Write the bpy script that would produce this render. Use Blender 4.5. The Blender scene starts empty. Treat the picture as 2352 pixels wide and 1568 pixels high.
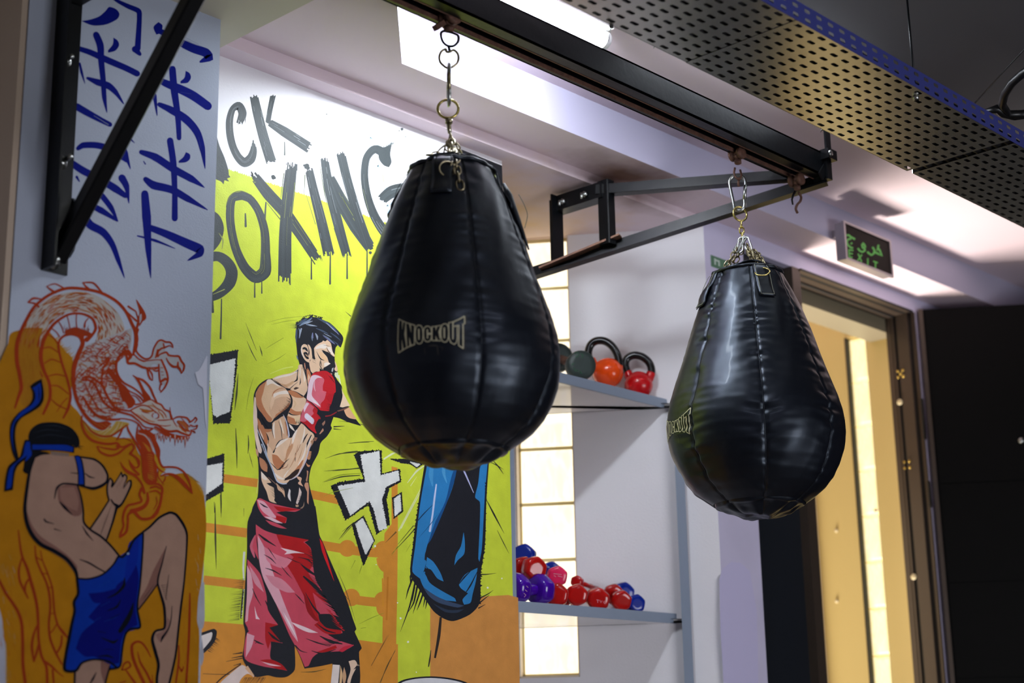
import bpy, math, random
import numpy as np
from mathutils import Vector, Matrix
from mathutils.geometry import tessellate_polygon
random.seed(7)
S = bpy.context.scene
COL = S.collection
EYE = 1.45            # eye height above the floor; everything below is measured from eye level, then lifted

# ------------------------------------------------------------------ camera
F, PITCH, ROLL, YAW = 3800., .2677, -.0187, .7504
_cy, _sy = math.cos(YAW), math.sin(YAW)
FW = np.array([_cy*math.cos(PITCH), _sy*math.cos(PITCH), math.sin(PITCH)])
_r = np.array([_sy, -_cy, 0.]); _u = np.cross(_r, FW)
RT = math.cos(ROLL)*_r + math.sin(ROLL)*_u
UP = -math.sin(ROLL)*_r + math.cos(ROLL)*_u
cam = bpy.data.cameras.new('camera'); camo = bpy.data.objects.new('camera', cam); COL.objects.link(camo)
cam.sensor_width = 36; cam.lens = F/2352*36; cam.clip_start = .05; cam.clip_end = 60
m = Matrix.Identity(4)
for i in range(3):
    m[i][0] = RT[i]; m[i][1] = UP[i]; m[i][2] = -FW[i]
m[2][3] = EYE
camo.matrix_world = m; S.camera = camo
cam.dof.use_dof = True; cam.dof.focus_distance = 4.3; cam.dof.aperture_fstop = 2.4

# ------------------------------------------------------------------ view, world
S.view_settings.view_transform = 'Standard'; S.view_settings.look = 'None'
S.view_settings.gamma = 1; S.view_settings.use_curve_mapping = False
S.view_settings.exposure = 0.04
W = bpy.data.worlds.new('world'); S.world = W; W.use_nodes = True
W.node_tree.nodes['Background'].inputs[0].default_value = (.75, .85, 1, 1)
W.node_tree.nodes['Background'].inputs[1].default_value = 1.0

def area(name, loc, rot, sx, sy, power, col):
    l = bpy.data.lights.new(name, 'AREA'); l.shape = 'RECTANGLE'; l.size = sx; l.size_y = sy
    l.energy = power; l.color = col
    o = bpy.data.objects.new(name, l); COL.objects.link(o); o.location = loc; o.rotation_euler = rot
    return o
R90 = math.pi/2
LAMPZ = 1.945
# area lights: soft fill out of view, and light in the hall beyond the door
area('side_fill', (3.4, -1.5, -.2), (math.radians(100), 0, math.radians(-2)), 2.4, 1.2, 78, (.92, .93, 1))  # added fill that lifts walls and soffits; no window stands there
area('hall_floor_glow', (5.05, 4.0, -1.2), (math.radians(-163), 0, 0),   .7, .8, 25, (1, .90, .80)).data.spread = math.radians(60)
area('hall_wall_fill', (4.55, 3.9, .5), (0, math.radians(-90), 0), 1.6, .7, 4.6, (1, .88, .66))  # added fill to brighten the hall walls, not a fixture

# ------------------------------------------------------------------ pixel rays -> points on real planes
def ray(x, y): return (x-1176)/F*RT - (y-784)/F*UP + FW
def atY(x, y, Y): v = ray(x, y); return v*Y/v[1]
def atX(x, y, X): v = ray(x, y); return v*X/v[0]
def atZ(x, y, Z): v = ray(x, y); return v*Z/v[2]
def zon(px, py, X, Y):
    v = ray(px, py); return v[2]*math.hypot(X, Y)/math.hypot(v[0], v[1])

# ------------------------------------------------------------------ materials
def lin(c):
    return tuple(((v/255)/12.92 if v/255 <= .04045 else ((v/255+.055)/1.055)**2.4) for v in c)
def mat(name, c, rough=.6, metal=0, bump=0, bscale=60, var=0, vscale=4, emit=None, coat=0, spec=.5, srgb=True):
    m = bpy.data.materials.new(name); m.use_nodes = True; nt = m.node_tree; b = nt.nodes['Principled BSDF']
    c = (lin(c) if srgb else c)+(1,)
    b.inputs['Base Color'].default_value = c; b.inputs['Roughness'].default_value = rough
    b.inputs['Metallic'].default_value = metal; b.inputs['Coat Weight'].default_value = coat
    b.inputs['Specular IOR Level'].default_value = spec
    tc = nt.nodes.new('ShaderNodeTexCoord')
    if var:
        n = nt.nodes.new('ShaderNodeTexNoise'); n.inputs['Scale'].default_value = vscale; n.inputs['Detail'].default_value = 6
        r = nt.nodes.new('ShaderNodeValToRGB'); r.color_ramp.elements[0].position = .3; r.color_ramp.elements[1].position = .7
        r.color_ramp.elements[0].color = tuple(v*(1-var) for v in c[:3])+(1,)
        r.color_ramp.elements[1].color = tuple(min(1, v*(1+var)) for v in c[:3])+(1,)
        nt.links.new(tc.outputs['Object'], n.inputs['Vector']); nt.links.new(n.outputs[0], r.inputs[0]); nt.links.new(r.outputs[0], b.inputs['Base Color'])
    if bump:
        n = nt.nodes.new('ShaderNodeTexNoise'); n.inputs['Scale'].default_value = bscale; n.inputs['Detail'].default_value = 4
        bp = nt.nodes.new('ShaderNodeBump'); bp.inputs['Strength'].default_value = bump; bp.inputs['Distance'].default_value = .002
        nt.links.new(tc.outputs['Object'], n.inputs['Vector']); nt.links.new(n.outputs[0], bp.inputs['Height']); nt.links.new(bp.outputs[0], b.inputs['Normal'])
    if emit:
        b.inputs['Emission Color'].default_value = lin(emit[0])+(1,); b.inputs['Emission Strength'].default_value = emit[1]
    return m
def leather(name, c, rough):
    m = mat(name, c, rough, coat=.03); nt = m.node_tree; b = nt.nodes['Principled BSDF']; b.inputs['Specular Tint'].default_value = (.62, .74, .9, 1)
    tc = nt.nodes.new('ShaderNodeTexCoord')
    n1 = nt.nodes.new('ShaderNodeTexNoise'); n1.inputs['Scale'].default_value = 6; n1.inputs['Detail'].default_value = 3; n1.inputs['Distortion'].default_value = .6
    mp = nt.nodes.new('ShaderNodeMapping'); mp.inputs['Scale'].default_value = (1, 1, .35)
    n2 = nt.nodes.new('ShaderNodeTexVoronoi'); n2.inputs['Scale'].default_value = 700
    a = nt.nodes.new('ShaderNodeBump'); a.inputs['Strength'].default_value = .3; a.inputs['Distance'].default_value = .012
    d = nt.nodes.new('ShaderNodeBump'); d.inputs['Strength'].default_value = .12; d.inputs['Distance'].default_value = .0006
    L = nt.links.new
    L(tc.outputs['Object'], mp.inputs[0]); L(mp.outputs[0], n1.inputs['Vector']); L(tc.outputs['Object'], n2.inputs['Vector'])
    L(n1.outputs[0], a.inputs['Height']); L(n2.outputs[0], d.inputs['Height']); L(a.outputs[0], d.inputs['Normal']); L(d.outputs[0], b.inputs['Normal'])
    r = nt.nodes.new('ShaderNodeMapRange'); r.inputs['To Min'].default_value = rough-.07; r.inputs['To Max'].default_value = rough+.1
    n3 = nt.nodes.new('ShaderNodeTexNoise'); n3.inputs['Scale'].default_value = 14; L(tc.outputs['Object'], n3.inputs['Vector'])
    L(n3.outputs[0], r.inputs[0]); L(r.outputs[0], b.inputs['Roughness'])
    return m
def paintmat(name, rough=.5, bump=.25, gain=1., spec=.25):
    m = mat(name, (255, 255, 255), rough, bump=bump, bscale=260, spec=spec); nt = m.node_tree; b = nt.nodes['Principled BSDF']
    a = nt.nodes.new('ShaderNodeVertexColor'); a.layer_name = 'Col'
    n = nt.nodes.new('ShaderNodeTexNoise'); n.inputs['Scale'].default_value = 22; n.inputs['Detail'].default_value = 8
    tc = nt.nodes.new('ShaderNodeTexCoord'); mr = nt.nodes.new('ShaderNodeMapRange')
    mr.inputs['From Min'].default_value = .3; mr.inputs['From Max'].default_value = .7; mr.inputs['To Min'].default_value = .9*gain; mr.inputs['To Max'].default_value = 1.06*gain
    mx = nt.nodes.new('ShaderNodeVectorMath'); mx.operation = 'SCALE'
    L = nt.links.new
    L(tc.outputs['Object'], n.inputs['Vector']); L(n.outputs[0], mr.inputs[0]); L(a.outputs['Color'], mx.inputs[0]); L(mr.outputs[0], mx.inputs['Scale'])
    L(mx.outputs[0], b.inputs['Base Color'])
    return m
M = dict(
 wall=mat('white_wall_paint', (238, 236, 240), .55, bump=.3, bscale=150, var=.03, vscale=3),
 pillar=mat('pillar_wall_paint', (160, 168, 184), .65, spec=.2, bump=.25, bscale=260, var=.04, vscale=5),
 ceil=mat('ceiling_paint', (224, 206, 214), .7, bump=.1, bscale=120, var=.02, vscale=2),
 trimtone=mat('toned_down_ceiling_trim', (176, 172, 194), .6, bump=.1, bscale=120),  # recess step faces darkened in colour to offset the lamp's glare
 beige=mat('beige_wall_paint', (176, 158, 140), .7, bump=.3, bscale=150),
 lav=mat('lavender_wall_paint', (205, 200, 226), .6, bump=.2, bscale=150, var=.05, vscale=6),
 floor=mat('grey_floor', (128, 122, 116), .6, bump=.2, bscale=80),
 ceilshade=mat('ceiling_shade_tone', (66, 64, 68), .8),
 rustl=mat('rusty_flat_bar', (128, 92, 74), .6, .2, bump=.4, bscale=200, var=.3, vscale=60),
 beam=mat('beam_paint', (196, 190, 172), .7),
 dark=mat('dark_wall', (70, 66, 74), .8),
 leather=leather('black_leather', (5, 7, 15), .38),
 leather2=leather('black_leather_strap', (16, 17, 21), .38),
 blacksteel=mat('black_painted_steel', (9, 11, 14), .34, spec=.22, bump=.15, bscale=60, var=.15, vscale=20),
 railin=mat('rail_inside', (9, 9, 16), .4),
 steel=mat('zinc_steel', (165, 168, 165), .28, 1),
 chain=mat('tarnished_chain_steel', (150, 140, 112), .3, 1, var=.3, vscale=60),
 brass=mat('yellow_zinc_ring', (190, 172, 105), .22, 1),
 rust=mat('rusty_steel', (92, 62, 50), .7, .3, bump=.6, bscale=220, var=.35, vscale=80),
 galv=mat('galvanised_tray_steel', (196, 194, 186), .27, .9, bump=.05, bscale=30, var=.12, vscale=6),
 blue=mat('blue_tray_flange', (52, 58, 122), .45, .1),
 shelf=mat('grey_enamel_steel', (140, 152, 170), .35),
 glossy=mat('glossy_white_shelf_board', (225, 222, 224), .09),
 frame=mat('brown_aluminium', (74, 63, 54), .35, .35),
 framed=mat('dark_gasket', (12, 11, 12), .5),
 door=mat('black_door_laminate', (4, 4, 4), .6, spec=.1),
 doorgrey=mat('dark_blue_door', (22, 27, 34), .4),
 gold=mat('warm_hall_paint', (192, 170, 108), .6, bump=.2, bscale=140),
 halltop=mat('hall_lintel_paint', (128, 120, 98), .5),
 sill=mat('window_reveal_paint', (222, 208, 188), .6, var=.08, vscale=12),
 lamp=mat('lamp_diffuser', (255, 255, 255), .4, emit=((236, 246, 255), 122)),
 filltube=mat('fill_tube_dim', (255, 255, 255), .4, emit=((236, 244, 255), 12)),
 lampbody=mat('lamp_body', (235, 235, 235), .4),
 alu=mat('sign_aluminium', (168, 160, 165), .35, .6),
 signblk=mat('sign_face', (26, 20, 16), .6, spec=.15),
 green=mat('sign_green', (50, 140, 40), .4, emit=((60, 165, 35), .22)),
 stick=mat('green_sticker', (78, 120, 92), .5), stickw=mat('sticker_white', (190, 205, 195), .5),
 cream=mat('logo_cream', (185, 180, 150), .6), creamf=mat('logo_worn', (48, 47, 44), .6),
 black=mat('black_rubber', (14, 14, 15), .4),
 kblack=mat('black_enamel_handle', (16, 15, 15), .18), korange=mat('orange_vinyl', (232, 74, 14), .2), kred=mat('red_vinyl', (190, 12, 20), .25),
 plate=mat('black_green_rubber_plate', (32, 46, 42), .5), platetx=mat('green_plate_lettering', (28, 84, 56), .5),
 dred=mat('glossy_red_vinyl', (176, 18, 14), .16), dpink=mat('pink_vinyl', (226, 38, 92), .25), dpur=mat('purple_vinyl', (66, 10, 150), .12),
 dblue=mat('blue_vinyl', (0, 34, 140), .2), dtext=mat('dumbbell_print', (205, 150, 165), .4),
 thread=mat('grey_thread', (120, 122, 110), .7),
 dot=mat('paint_speck', (60, 58, 66), .6), hinge=mat('brass_hinge', (190, 160, 80), .3, .9), plug=mat('pale_cap', (205, 190, 150), .5),
 peel=mat('bare_plaster', (196, 198, 212), .8), mortar=mat('glass_block_mortar', (205, 190, 140), .8),
)
M['paint'] = paintmat('mural_paint')
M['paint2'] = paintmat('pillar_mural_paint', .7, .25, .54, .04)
# rust-stained ceiling: a stain with its own outline around the bracket fixing
def stain():
    m = mat('stained_ceiling_paint', (224, 206, 214), .7); nt = m.node_tree; b = nt.nodes['Principled BSDF']; L = nt.links.new
    g = nt.nodes.new('ShaderNodeNewGeometry')
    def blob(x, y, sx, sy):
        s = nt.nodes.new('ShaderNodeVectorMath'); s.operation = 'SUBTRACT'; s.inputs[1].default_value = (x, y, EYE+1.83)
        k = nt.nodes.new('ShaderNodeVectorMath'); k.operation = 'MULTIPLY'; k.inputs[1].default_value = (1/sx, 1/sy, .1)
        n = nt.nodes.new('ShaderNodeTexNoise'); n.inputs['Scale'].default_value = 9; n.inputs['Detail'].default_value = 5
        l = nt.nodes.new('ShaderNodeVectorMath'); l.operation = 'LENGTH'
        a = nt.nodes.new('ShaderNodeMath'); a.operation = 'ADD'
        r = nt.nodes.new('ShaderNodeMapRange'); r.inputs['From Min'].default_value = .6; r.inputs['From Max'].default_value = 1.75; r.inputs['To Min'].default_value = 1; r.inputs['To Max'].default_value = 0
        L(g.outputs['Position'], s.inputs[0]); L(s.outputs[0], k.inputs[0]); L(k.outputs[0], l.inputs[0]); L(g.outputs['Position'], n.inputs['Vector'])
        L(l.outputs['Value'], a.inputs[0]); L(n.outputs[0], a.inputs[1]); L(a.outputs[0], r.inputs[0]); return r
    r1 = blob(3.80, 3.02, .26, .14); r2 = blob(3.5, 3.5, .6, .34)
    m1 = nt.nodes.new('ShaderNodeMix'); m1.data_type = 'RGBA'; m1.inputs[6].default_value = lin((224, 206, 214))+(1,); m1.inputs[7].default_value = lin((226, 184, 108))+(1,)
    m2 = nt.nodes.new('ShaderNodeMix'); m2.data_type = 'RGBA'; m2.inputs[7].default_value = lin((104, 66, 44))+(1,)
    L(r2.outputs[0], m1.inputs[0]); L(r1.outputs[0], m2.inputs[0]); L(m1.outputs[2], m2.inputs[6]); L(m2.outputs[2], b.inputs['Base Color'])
    return m
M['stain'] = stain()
def sm3(P, closed=False, n=4):
    P = [np.array(p,float) for p in P]; N = len(P); o = []
    for i in range(N if closed else N-1):
        g = lambda k: P[k % N] if closed else P[min(max(k,0),N-1)]
        p0, p1_, p2_, p3 = g(i-1), g(i), g(i+1), g(i+2)
        for k in range(n):
            t = k/n; o.append(.5*(2*p1_+(p2_-p0)*t+(2*p0-5*p1_+4*p2_-p3)*t*t+(3*p1_-p0-3*p2_+p3)*t**3))
    return o if closed else o+[P[-1]]
def glassblock(name, a, b2, strength):
    m = mat(name, a, .15); nt = m.node_tree; b = nt.nodes['Principled BSDF']; L = nt.links.new
    n = nt.nodes.new('ShaderNodeTexNoise'); n.inputs['Scale'].default_value = 28; n.inputs['Detail'].default_value = 2; n.inputs['Distortion'].default_value = 1.5
    tc = nt.nodes.new('ShaderNodeTexCoord'); mp = nt.nodes.new('ShaderNodeMapping'); mp.inputs['Scale'].default_value = (1, 1, .4)
    r = nt.nodes.new('ShaderNodeValToRGB'); r.color_ramp.elements[0].position = .38; r.color_ramp.elements[1].position = .62
    r.color_ramp.elements[0].color = lin(a)+(1,); r.color_ramp.elements[1].color = lin(b2)+(1,)
    L(tc.outputs['Object'], mp.inputs[0]); L(mp.outputs[0], n.inputs['Vector']); L(n.outputs[0], r.inputs[0]); L(r.outputs[0], b.inputs['Emission Color'])
    b.inputs['Emission Strength'].default_value = strength
    return m
M['gblock'] = glassblock('backlit_glass_block', (255, 243, 212), (255, 250, 238), 1.05)
M['gblock2'] = glassblock('backlit_hall_glass_block', (238, 226, 170), (250, 240, 196), .85)

# ------------------------------------------------------------------ mesh helpers
class B:
    def __init__(s): s.v = []; s.f = []; s.mi = []; s.sm = []
    def add(s, vs, fs, mi=0, sm=False):
        k = len(s.v); s.v += [tuple(map(float, p)) for p in vs]
        for f in fs: s.f.append(tuple(k+i for i in f)); s.mi.append(mi); s.sm.append(sm)
        return s
    def box(s, a, b, mi=0):
        (x0, y0, z0), (x1, y1, z1) = a, b
        return s.add([(x0,y0,z0),(x1,y0,z0),(x1,y1,z0),(x0,y1,z0),(x0,y0,z1),(x1,y0,z1),(x1,y1,z1),(x0,y1,z1)],
                     [(3,2,1,0),(4,5,6,7),(0,1,5,4),(1,2,6,5),(2,3,7,6),(3,0,4,7)], mi)
    def prism(s, poly, z0, z1, mi=0):
        n = len(poly); vs = [(p[0],p[1],z0) for p in poly]+[(p[0],p[1],z1) for p in poly]
        return s.add(vs, [tuple(range(n-1,-1,-1)), tuple(range(n,2*n))]+[(i,(i+1)%n,n+(i+1)%n,n+i) for i in range(n)], mi)
    def bar(s, p, q, w, h, up=(0,0,1), mi=0, bev=.0):
        p, q = np.array(p,float), np.array(q,float); d = (q-p)/np.linalg.norm(q-p); u = np.array(up,float)
        r = np.cross(d,u); r /= np.linalg.norm(r); u = np.cross(r,d)
        c = [(-1,-1),(1,-1),(1,1),(-1,1)]
        if bev:
            a, b = 1-bev/w*2, 1-bev/h*2
            c = [(-a,-1),(a,-1),(1,-b),(1,b),(a,1),(-a,1),(-1,b),(-1,-b)]
        n = len(c)
        vs = [e+r*w/2*i+u*h/2*j for e in (p,q) for i,j in c]
        return s.add(vs, [tuple(range(n-1,-1,-1)), tuple(range(n,2*n))]+[(i,(i+1)%n,n+(i+1)%n,n+i) for i in range(n)], mi)
    def tube(s, pts, r, n=8, closed=False, mi=0):
        P = [np.array(p,float) for p in pts]; N = len(P); rs = r if isinstance(r,(list,tuple)) else [r]*N
        T = []
        for i in range(N):
            a = P[(i-1)%N] if (closed or i>0) else P[i]; b = P[(i+1)%N] if (closed or i<N-1) else P[i]
            t = b-a; T.append(t/np.linalg.norm(t))
        u = np.cross(T[0],[0,0,1]);
        if np.linalg.norm(u) < .05: u = np.cross(T[0],[1,0,0])
        u /= np.linalg.norm(u); vs = []
        for i in range(N):
            u = u-T[i]*(u@T[i]); u /= np.linalg.norm(u); w = np.cross(T[i],u)
            for k in range(n):
                a = 2*math.pi*k/n; vs.append(P[i]+rs[i]*(math.cos(a)*u+math.sin(a)*w))
        fs = []
        for i in range(N if closed else N-1):
            j = (i+1)%N
            for k in range(n): fs.append((i*n+k, i*n+(k+1)%n, j*n+(k+1)%n, j*n+k))
        if not closed: fs += [tuple(range(n-1,-1,-1)), tuple((N-1)*n+k for k in range(n))]
        return s.add(vs, fs, mi, True)
    def lathe(s, c, prof, n=24, mi=0, axis=None):
        ax = np.array(axis or (0,0,1),float); ax /= np.linalg.norm(ax)
        u = np.cross(ax,[1,0,0] if abs(ax[0])<.9 else [0,1,0]); u /= np.linalg.norm(u); w = np.cross(ax,u); c = np.array(c,float)
        vs = []
        for r,h in prof:
            for k in range(n):
                a = 2*math.pi*k/n; vs.append(c+ax*h+r*(math.cos(a)*u+math.sin(a)*w))
        fs = [(i*n+k,i*n+(k+1)%n,(i+1)*n+(k+1)%n,(i+1)*n+k) for i in range(len(prof)-1) for k in range(n)]
        fs += [tuple(range(n-1,-1,-1)), tuple((len(prof)-1)*n+k for k in range(n))]
        return s.add(vs, fs, mi, True)
def wpos(o):
    p = Vector((0,0,0))
    while o: p = p+o.location; o = o.parent
    return p
def obj(name, b, mats, parent=None, origin=None):
    if not isinstance(mats, (list, tuple)): mats = [mats]
    v = np.array(b.v); o3 = np.array(origin) if origin is not None else np.array([(v[:,0].min()+v[:,0].max())/2, (v[:,1].min()+v[:,1].max())/2, v[:,2].min()])
    me = bpy.data.meshes.new(name); me.from_pydata([tuple(p) for p in (v-o3)], [], b.f)
    for m_ in mats: me.materials.append(m_)
    me.polygons.foreach_set('material_index', b.mi); me.polygons.foreach_set('use_smooth', b.sm)
    me.update()
    o = bpy.data.objects.new(name, me); COL.objects.link(o)
    o.location = Vector(o3) - (wpos(parent) if parent else Vector((0,0,0)))
    if parent: o.parent = parent
    return o
def tag(o, label=None, cat=None, group=None, kind=None):
    for k, v in (('label',label),('category',cat),('group',group),('kind',kind)):
        if v: o[k] = v
    return o
def thing(name, label, cat, loc, group=None):
    o = bpy.data.objects.new(name, None); o.empty_display_size = .05; COL.objects.link(o); o.location = loc
    return tag(o, label, cat, group)
def struct(name, b, mats, parent=None, label=None):
    o = obj(name, b, mats, parent)
    if parent is None: o['kind'] = 'structure'
    if label: o['label'] = label
    return o
def link_pts(c, d, side, L_, w):
    """stadium loop centred c, long axis d, short axis side"""
    c, d, side = (np.array(a,float) for a in (c,d,side)); d /= np.linalg.norm(d); side = side-d*(side@d); side /= np.linalg.norm(side)
    r = w/2; h = L_/2-r; pts = []
    for k in range(7): a = math.pi*k/6; pts.append(c+d*(h+r*math.sin(a))+side*r*math.cos(a))
    for k in range(7): a = math.pi+math.pi*k/6; pts.append(c+d*(-h+r*math.sin(a))+side*r*math.cos(a))
    return pts
# ------------------------------------------------------------------ the room
Z0, Z1, Z2, ZB = 1.98, 1.85, 1.815, 1.80
YM, YF, YB, YP, XB = 3.146, 2.914, 3.085, 2.959, 2.266
FLOOR = -EYE
struct('floor', B().box((-3.2,-3.2,FLOOR-.1),(7.7,7.0,FLOOR)), M['floor'])
struct('ceiling', B().box((-3.2,-3.2,Z0),(7.7,7.0,Z0+.12)), M['ceil'])
struct('ceiling', B().box((XB,-3.0,Z0-.004),(7.5,2.2,Z0)), M['ceilshade'])  # dark sheet standing in for shade on the ceiling away from the lamps
struct('wall_front', B().box((-3.2,-3.2,FLOOR),(7.7,-3.0,Z0)), M['wall'])
struct('wall_side', B().box((-3.2,-3.0,FLOOR),(-3.0,3.26,Z0)), M['wall'])
struct('wall_end', B().box((7.5,-3.0,FLOOR),(7.7,3.2,Z0)), M['dark'])
# dropped soffit along the wall, with the cut corner of the recess
struct('trim_1', B().prism([(XB,3.26),(XB,2.457),(2.723,YF),(7.5,YF),(7.5,3.2),(4.3,3.2),(4.3,4.2),(3.2,4.2),(3.2,3.26)], Z1, Z0), [M['stain'], M['trimtone']])
for p_ in bpy.data.objects['trim_1'].data.polygons:
    if abs(p_.normal.z) < .5: p_.material_index = 1
# low ceiling over the mural and the shelf alcove
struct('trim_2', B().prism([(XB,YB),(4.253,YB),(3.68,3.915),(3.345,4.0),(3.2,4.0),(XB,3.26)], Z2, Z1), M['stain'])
# beam over the pillar
struct('trim_3', B().box((-3.0,1.2,ZB),(XB,3.26,Z0)), M['beam'])
wb = struct('wall_back', B().box((-3.0,YM,FLOOR),(3.345,YM+.114,Z2)), M['wall'])
wp = struct('wall_left', B().box((1.67,YP,FLOOR),(2.174,YM,ZB)), M['pillar'])
struct('wall_left_side', B().box((1.655,YP+.004,FLOOR),(1.67,YM,ZB)), M['beige'])
struct('wall_return', B().box((3.245,YM+.114,FLOOR),(3.345,4.1,Z2)), M['wall'])
# angled wall with the glass block window
C0 = np.array([4.253, YB]); DW = np.array([-.569,.822]); NW = np.array([.822,.569])
def wq(s, n): return tuple(C0+DW*s+NW*n)
def wprism(b, s0, s1, n0, n1, z0, z1, mi=0): return b.prism([wq(s0,n0),wq(s1,n0),wq(s1,n1),wq(s0,n1)][::-1], z0, z1, mi)
S0, S1, WZ = .455, .648, .355
b = B(); wprism(b,0,S0,0,.2,FLOOR,Z2); wprism(b,S1,1.12,0,.2,FLOOR,Z2); wprism(b,S0,S1,0,.2,FLOOR,WZ)
wr = struct('wall_right', b, M['wall'])
b = B(); t = .004
wprism(b,S0,S0+t,.001,.075,WZ,Z2,0); wprism(b,S1-t,S1,.001,.075,WZ,Z2,0)
b.prism([wq(S0,.001),wq(S1,.001),wq(S1,.075),wq(S0,.075)][::-1], WZ, WZ+.006)
win = struct('window_1', b, M['sill'])
b = B(); BZ0, BP = .365, .1835
for k in range(9): wprism(b,S0+t,S1-t,.060,.1,BZ0+k*BP-.006,BZ0+k*BP+.006 if k<8 else Z2)
wprism(b,S0+t,S0+.011,.060,.1,BZ0,Z2); wprism(b,S1-.011,S1-t,.060,.1,BZ0,Z2)
obj('mortar_grid', b, M['mortar'], win)
def gblock(poly_in, z0, z1, n_in, n_out, s0, s1, parent, m_):
    e = .012
    ring = [(s0,z0),(s1,z0),(s1,z1),(s0,z1)]; ring2 = [(s0+e,z0+e),(s1-e,z0+e),(s1-e,z1-e),(s0+e,z1-e)]
    vs = [poly_in(s,n_out)+(z,) for s,z in ring]+[poly_in(s,n_in+.006)+(z,) for s,z in ring]+[poly_in(s,n_in)+(z,) for s,z in ring2]
    fs = [(8,9,10,11),(0,1,2,3)]+[(i,(i+1)%4,4+(i+1)%4,4+i) for i in range(4)]+[(4+i,4+(i+1)%4,8+(i+1)%4,8+i) for i in range(4)]
    return obj('glass_block', B().add(vs, fs), m_, parent)
for k in range(8):
    z0 = BZ0+k*BP+.006; gblock(wq, z0, min(z0+BP-.012, Z2-.002), .050, .12, S0+.012, S1-.012, win, M['gblock'])
# door wall
DX0, DX1, DX2, DZ = 4.474, 4.765, 5.60, 1.79
b = B().box((4.253,YB,FLOOR),(DX0,YB+.11,Z1)); b.box((DX0,YB,DZ),(DX2,YB+.11,Z1)); b.box((DX2,YB,FLOOR),(7.5,YB+.11,Z1))
wf = struct('wall_far', b, M['lav'])
# lighter touched-up paint patch and ragged plaster edge beside the dark door panel
b = B(); random.seed(3)
pts = [(atY(x,y,YB-.0006)) for x,y in ((1652,1330),(1660,1305),(1680,1290),(1700,1292),(1722,1310),(1728,1345),(1738,1400),(1742,1568),(1662,1568),(1655,1450))]
b.add([(p[0],YB-.0006,p[2]) for p in pts], [tuple(range(len(pts)))])
obj('touch_up_patch', b, mat('touch_up_paint',(201,196,230),.6), wf)
# fixed dark door panel left of the opening
d1 = struct('door_1', B().box((DX0,YB+.03,FLOOR),(DX1,YB+.07,DZ)), M['doorgrey'])
b = B().box((DX0-.004,YB+.02,FLOOR),(DX0+.004,YB+.03,DZ)); obj('edge_bead', b, M['framed'], d1)
# frame round the opening
fr = thing('door_2', None, None, ((DX1+DX2)/2, YB, FLOOR)); fr['kind'] = 'structure'
g = .012
b = B()
for x0,x1,y0,y1 in ((DX1,DX1+.05,YB-.004,YB+.11),): b.box((x0,y0,FLOOR),(x1,y1,DZ))
obj('mullion', b, M['frame'], fr)
b = B()
for y0,y1,zz in ((YB-.006,YB+.018,DZ-.004),(YB+.03,YB+.066,DZ-.007),(YB+.078,YB+.11,DZ-.010)): b.box((DX1+.05,y0,zz),(DX2-.02,y1,DZ+.002))
obj('header', b, M['frame'], fr)
b = B()
for y0,y1,zz in ((YB-.010,YB-.006,DZ-.006),(YB+.018,YB+.03,DZ-.005),(YB+.066,YB+.078,DZ-.012)): b.box((DX1+.05,y0,zz),(DX2-.012,y1,DZ+.001))
obj('header_gasket', b, M['framed'], fr)
b = B()
for y0,y1,xx in ((YB-.008,YB+.006,DX2-.006),(YB+.014,YB+.062,DX2-.022),(YB+.074,YB+.082,DX2-.026),(YB+.088,YB+.11,DX2-.02)): b.box((xx,y0,FLOOR),(DX2+.004,y1,DZ-.002))
jb = obj('jamb', b, M['frame'], fr)
b = B()
for y0,y1,xx in ((YB+.006,YB+.014,DX2-.010),(YB+.062,YB+.074,DX2-.018),(YB+.082,YB+.088,DX2-.014)): b.box((xx,y0,FLOOR),(DX2+.003,y1,DZ-.002))
obj('jamb_gasket', b, M['framed'], jb)
for py in (858,1067):       # brass keep plates in the jamb, four screws each
    p = atX(2068 if py<900 else 2083, py, DX2-.024); b = B()
    for dy in (-.011,.011):
        for dz in (-.012,.012): b.lathe((DX2-.022,p[1]+dy,p[2]+dz),[(.006,0),(.006,.003),(.003,.005)],8,axis=(-1,0,0))
    if py < 900: b.lathe((DX2-.022,p[1],p[2]),[(.006,0),(.006,.003),(.003,.005)],8,axis=(-1,0,0))
    obj('keep_screws', b, M['hinge'], jb)
for px,py in ((2067,923),(2099,1324)):
    p = atX(px, py, DX2-.023); obj('plug_cap', B().lathe((DX2-.022,p[1],p[2]),[(.012,0),(.012,.004),(.007,.006)],12,axis=(-1,0,0)), M['plug'], jb)
b = B(); b.box((DX2-.012,YB-.014,1.28),(DX2+.002,YB-.008,1.44)); b.box((DX2-.012,YB-.014,1.02),(DX2+.002,YB-.008,1.12)); obj('hinge_leaf', b, M['framed'], jb)
# open black door leaf
H = np.array([5.63, 3.062]); dd = np.array([.582,-.813]); dn = np.array([-.813,-.582])
lf = thing('door_3', None, None, (H[0], H[1], FLOOR)); lf['kind'] = 'structure'
def lq(s, n): return tuple(H+dd*s+dn*n)
b = B(); b.prism([lq(0,0),lq(.95,0),lq(.95,-.04),lq(0,-.04)], FLOOR+.01, 1.80); obj('leaf_core', b, M['door'], lf)
zs = [-1.43,-.72,.02,.385,.735,1.11,1.80]
for a_, c_ in zip(zs, zs[1:]):
    b = B(); b.prism([lq(.012,.004),lq(.945,.004),lq(.945,0),lq(.012,0)], a_+.003, c_-.003); obj('panel', b, M['door'], lf)
b = B().prism([lq(-.012,.008),lq(.004,.008),lq(.004,-.044),lq(-.012,-.044)], FLOOR+.01, 1.80); obj('edge_strip', b, M['frame'], lf)
v = ray(2345,1012); nn = np.array([dn[0],dn[1],0]); h3 = np.array([H[0],H[1],0]); p = v*(h3@nn)/(v@nn)
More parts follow.
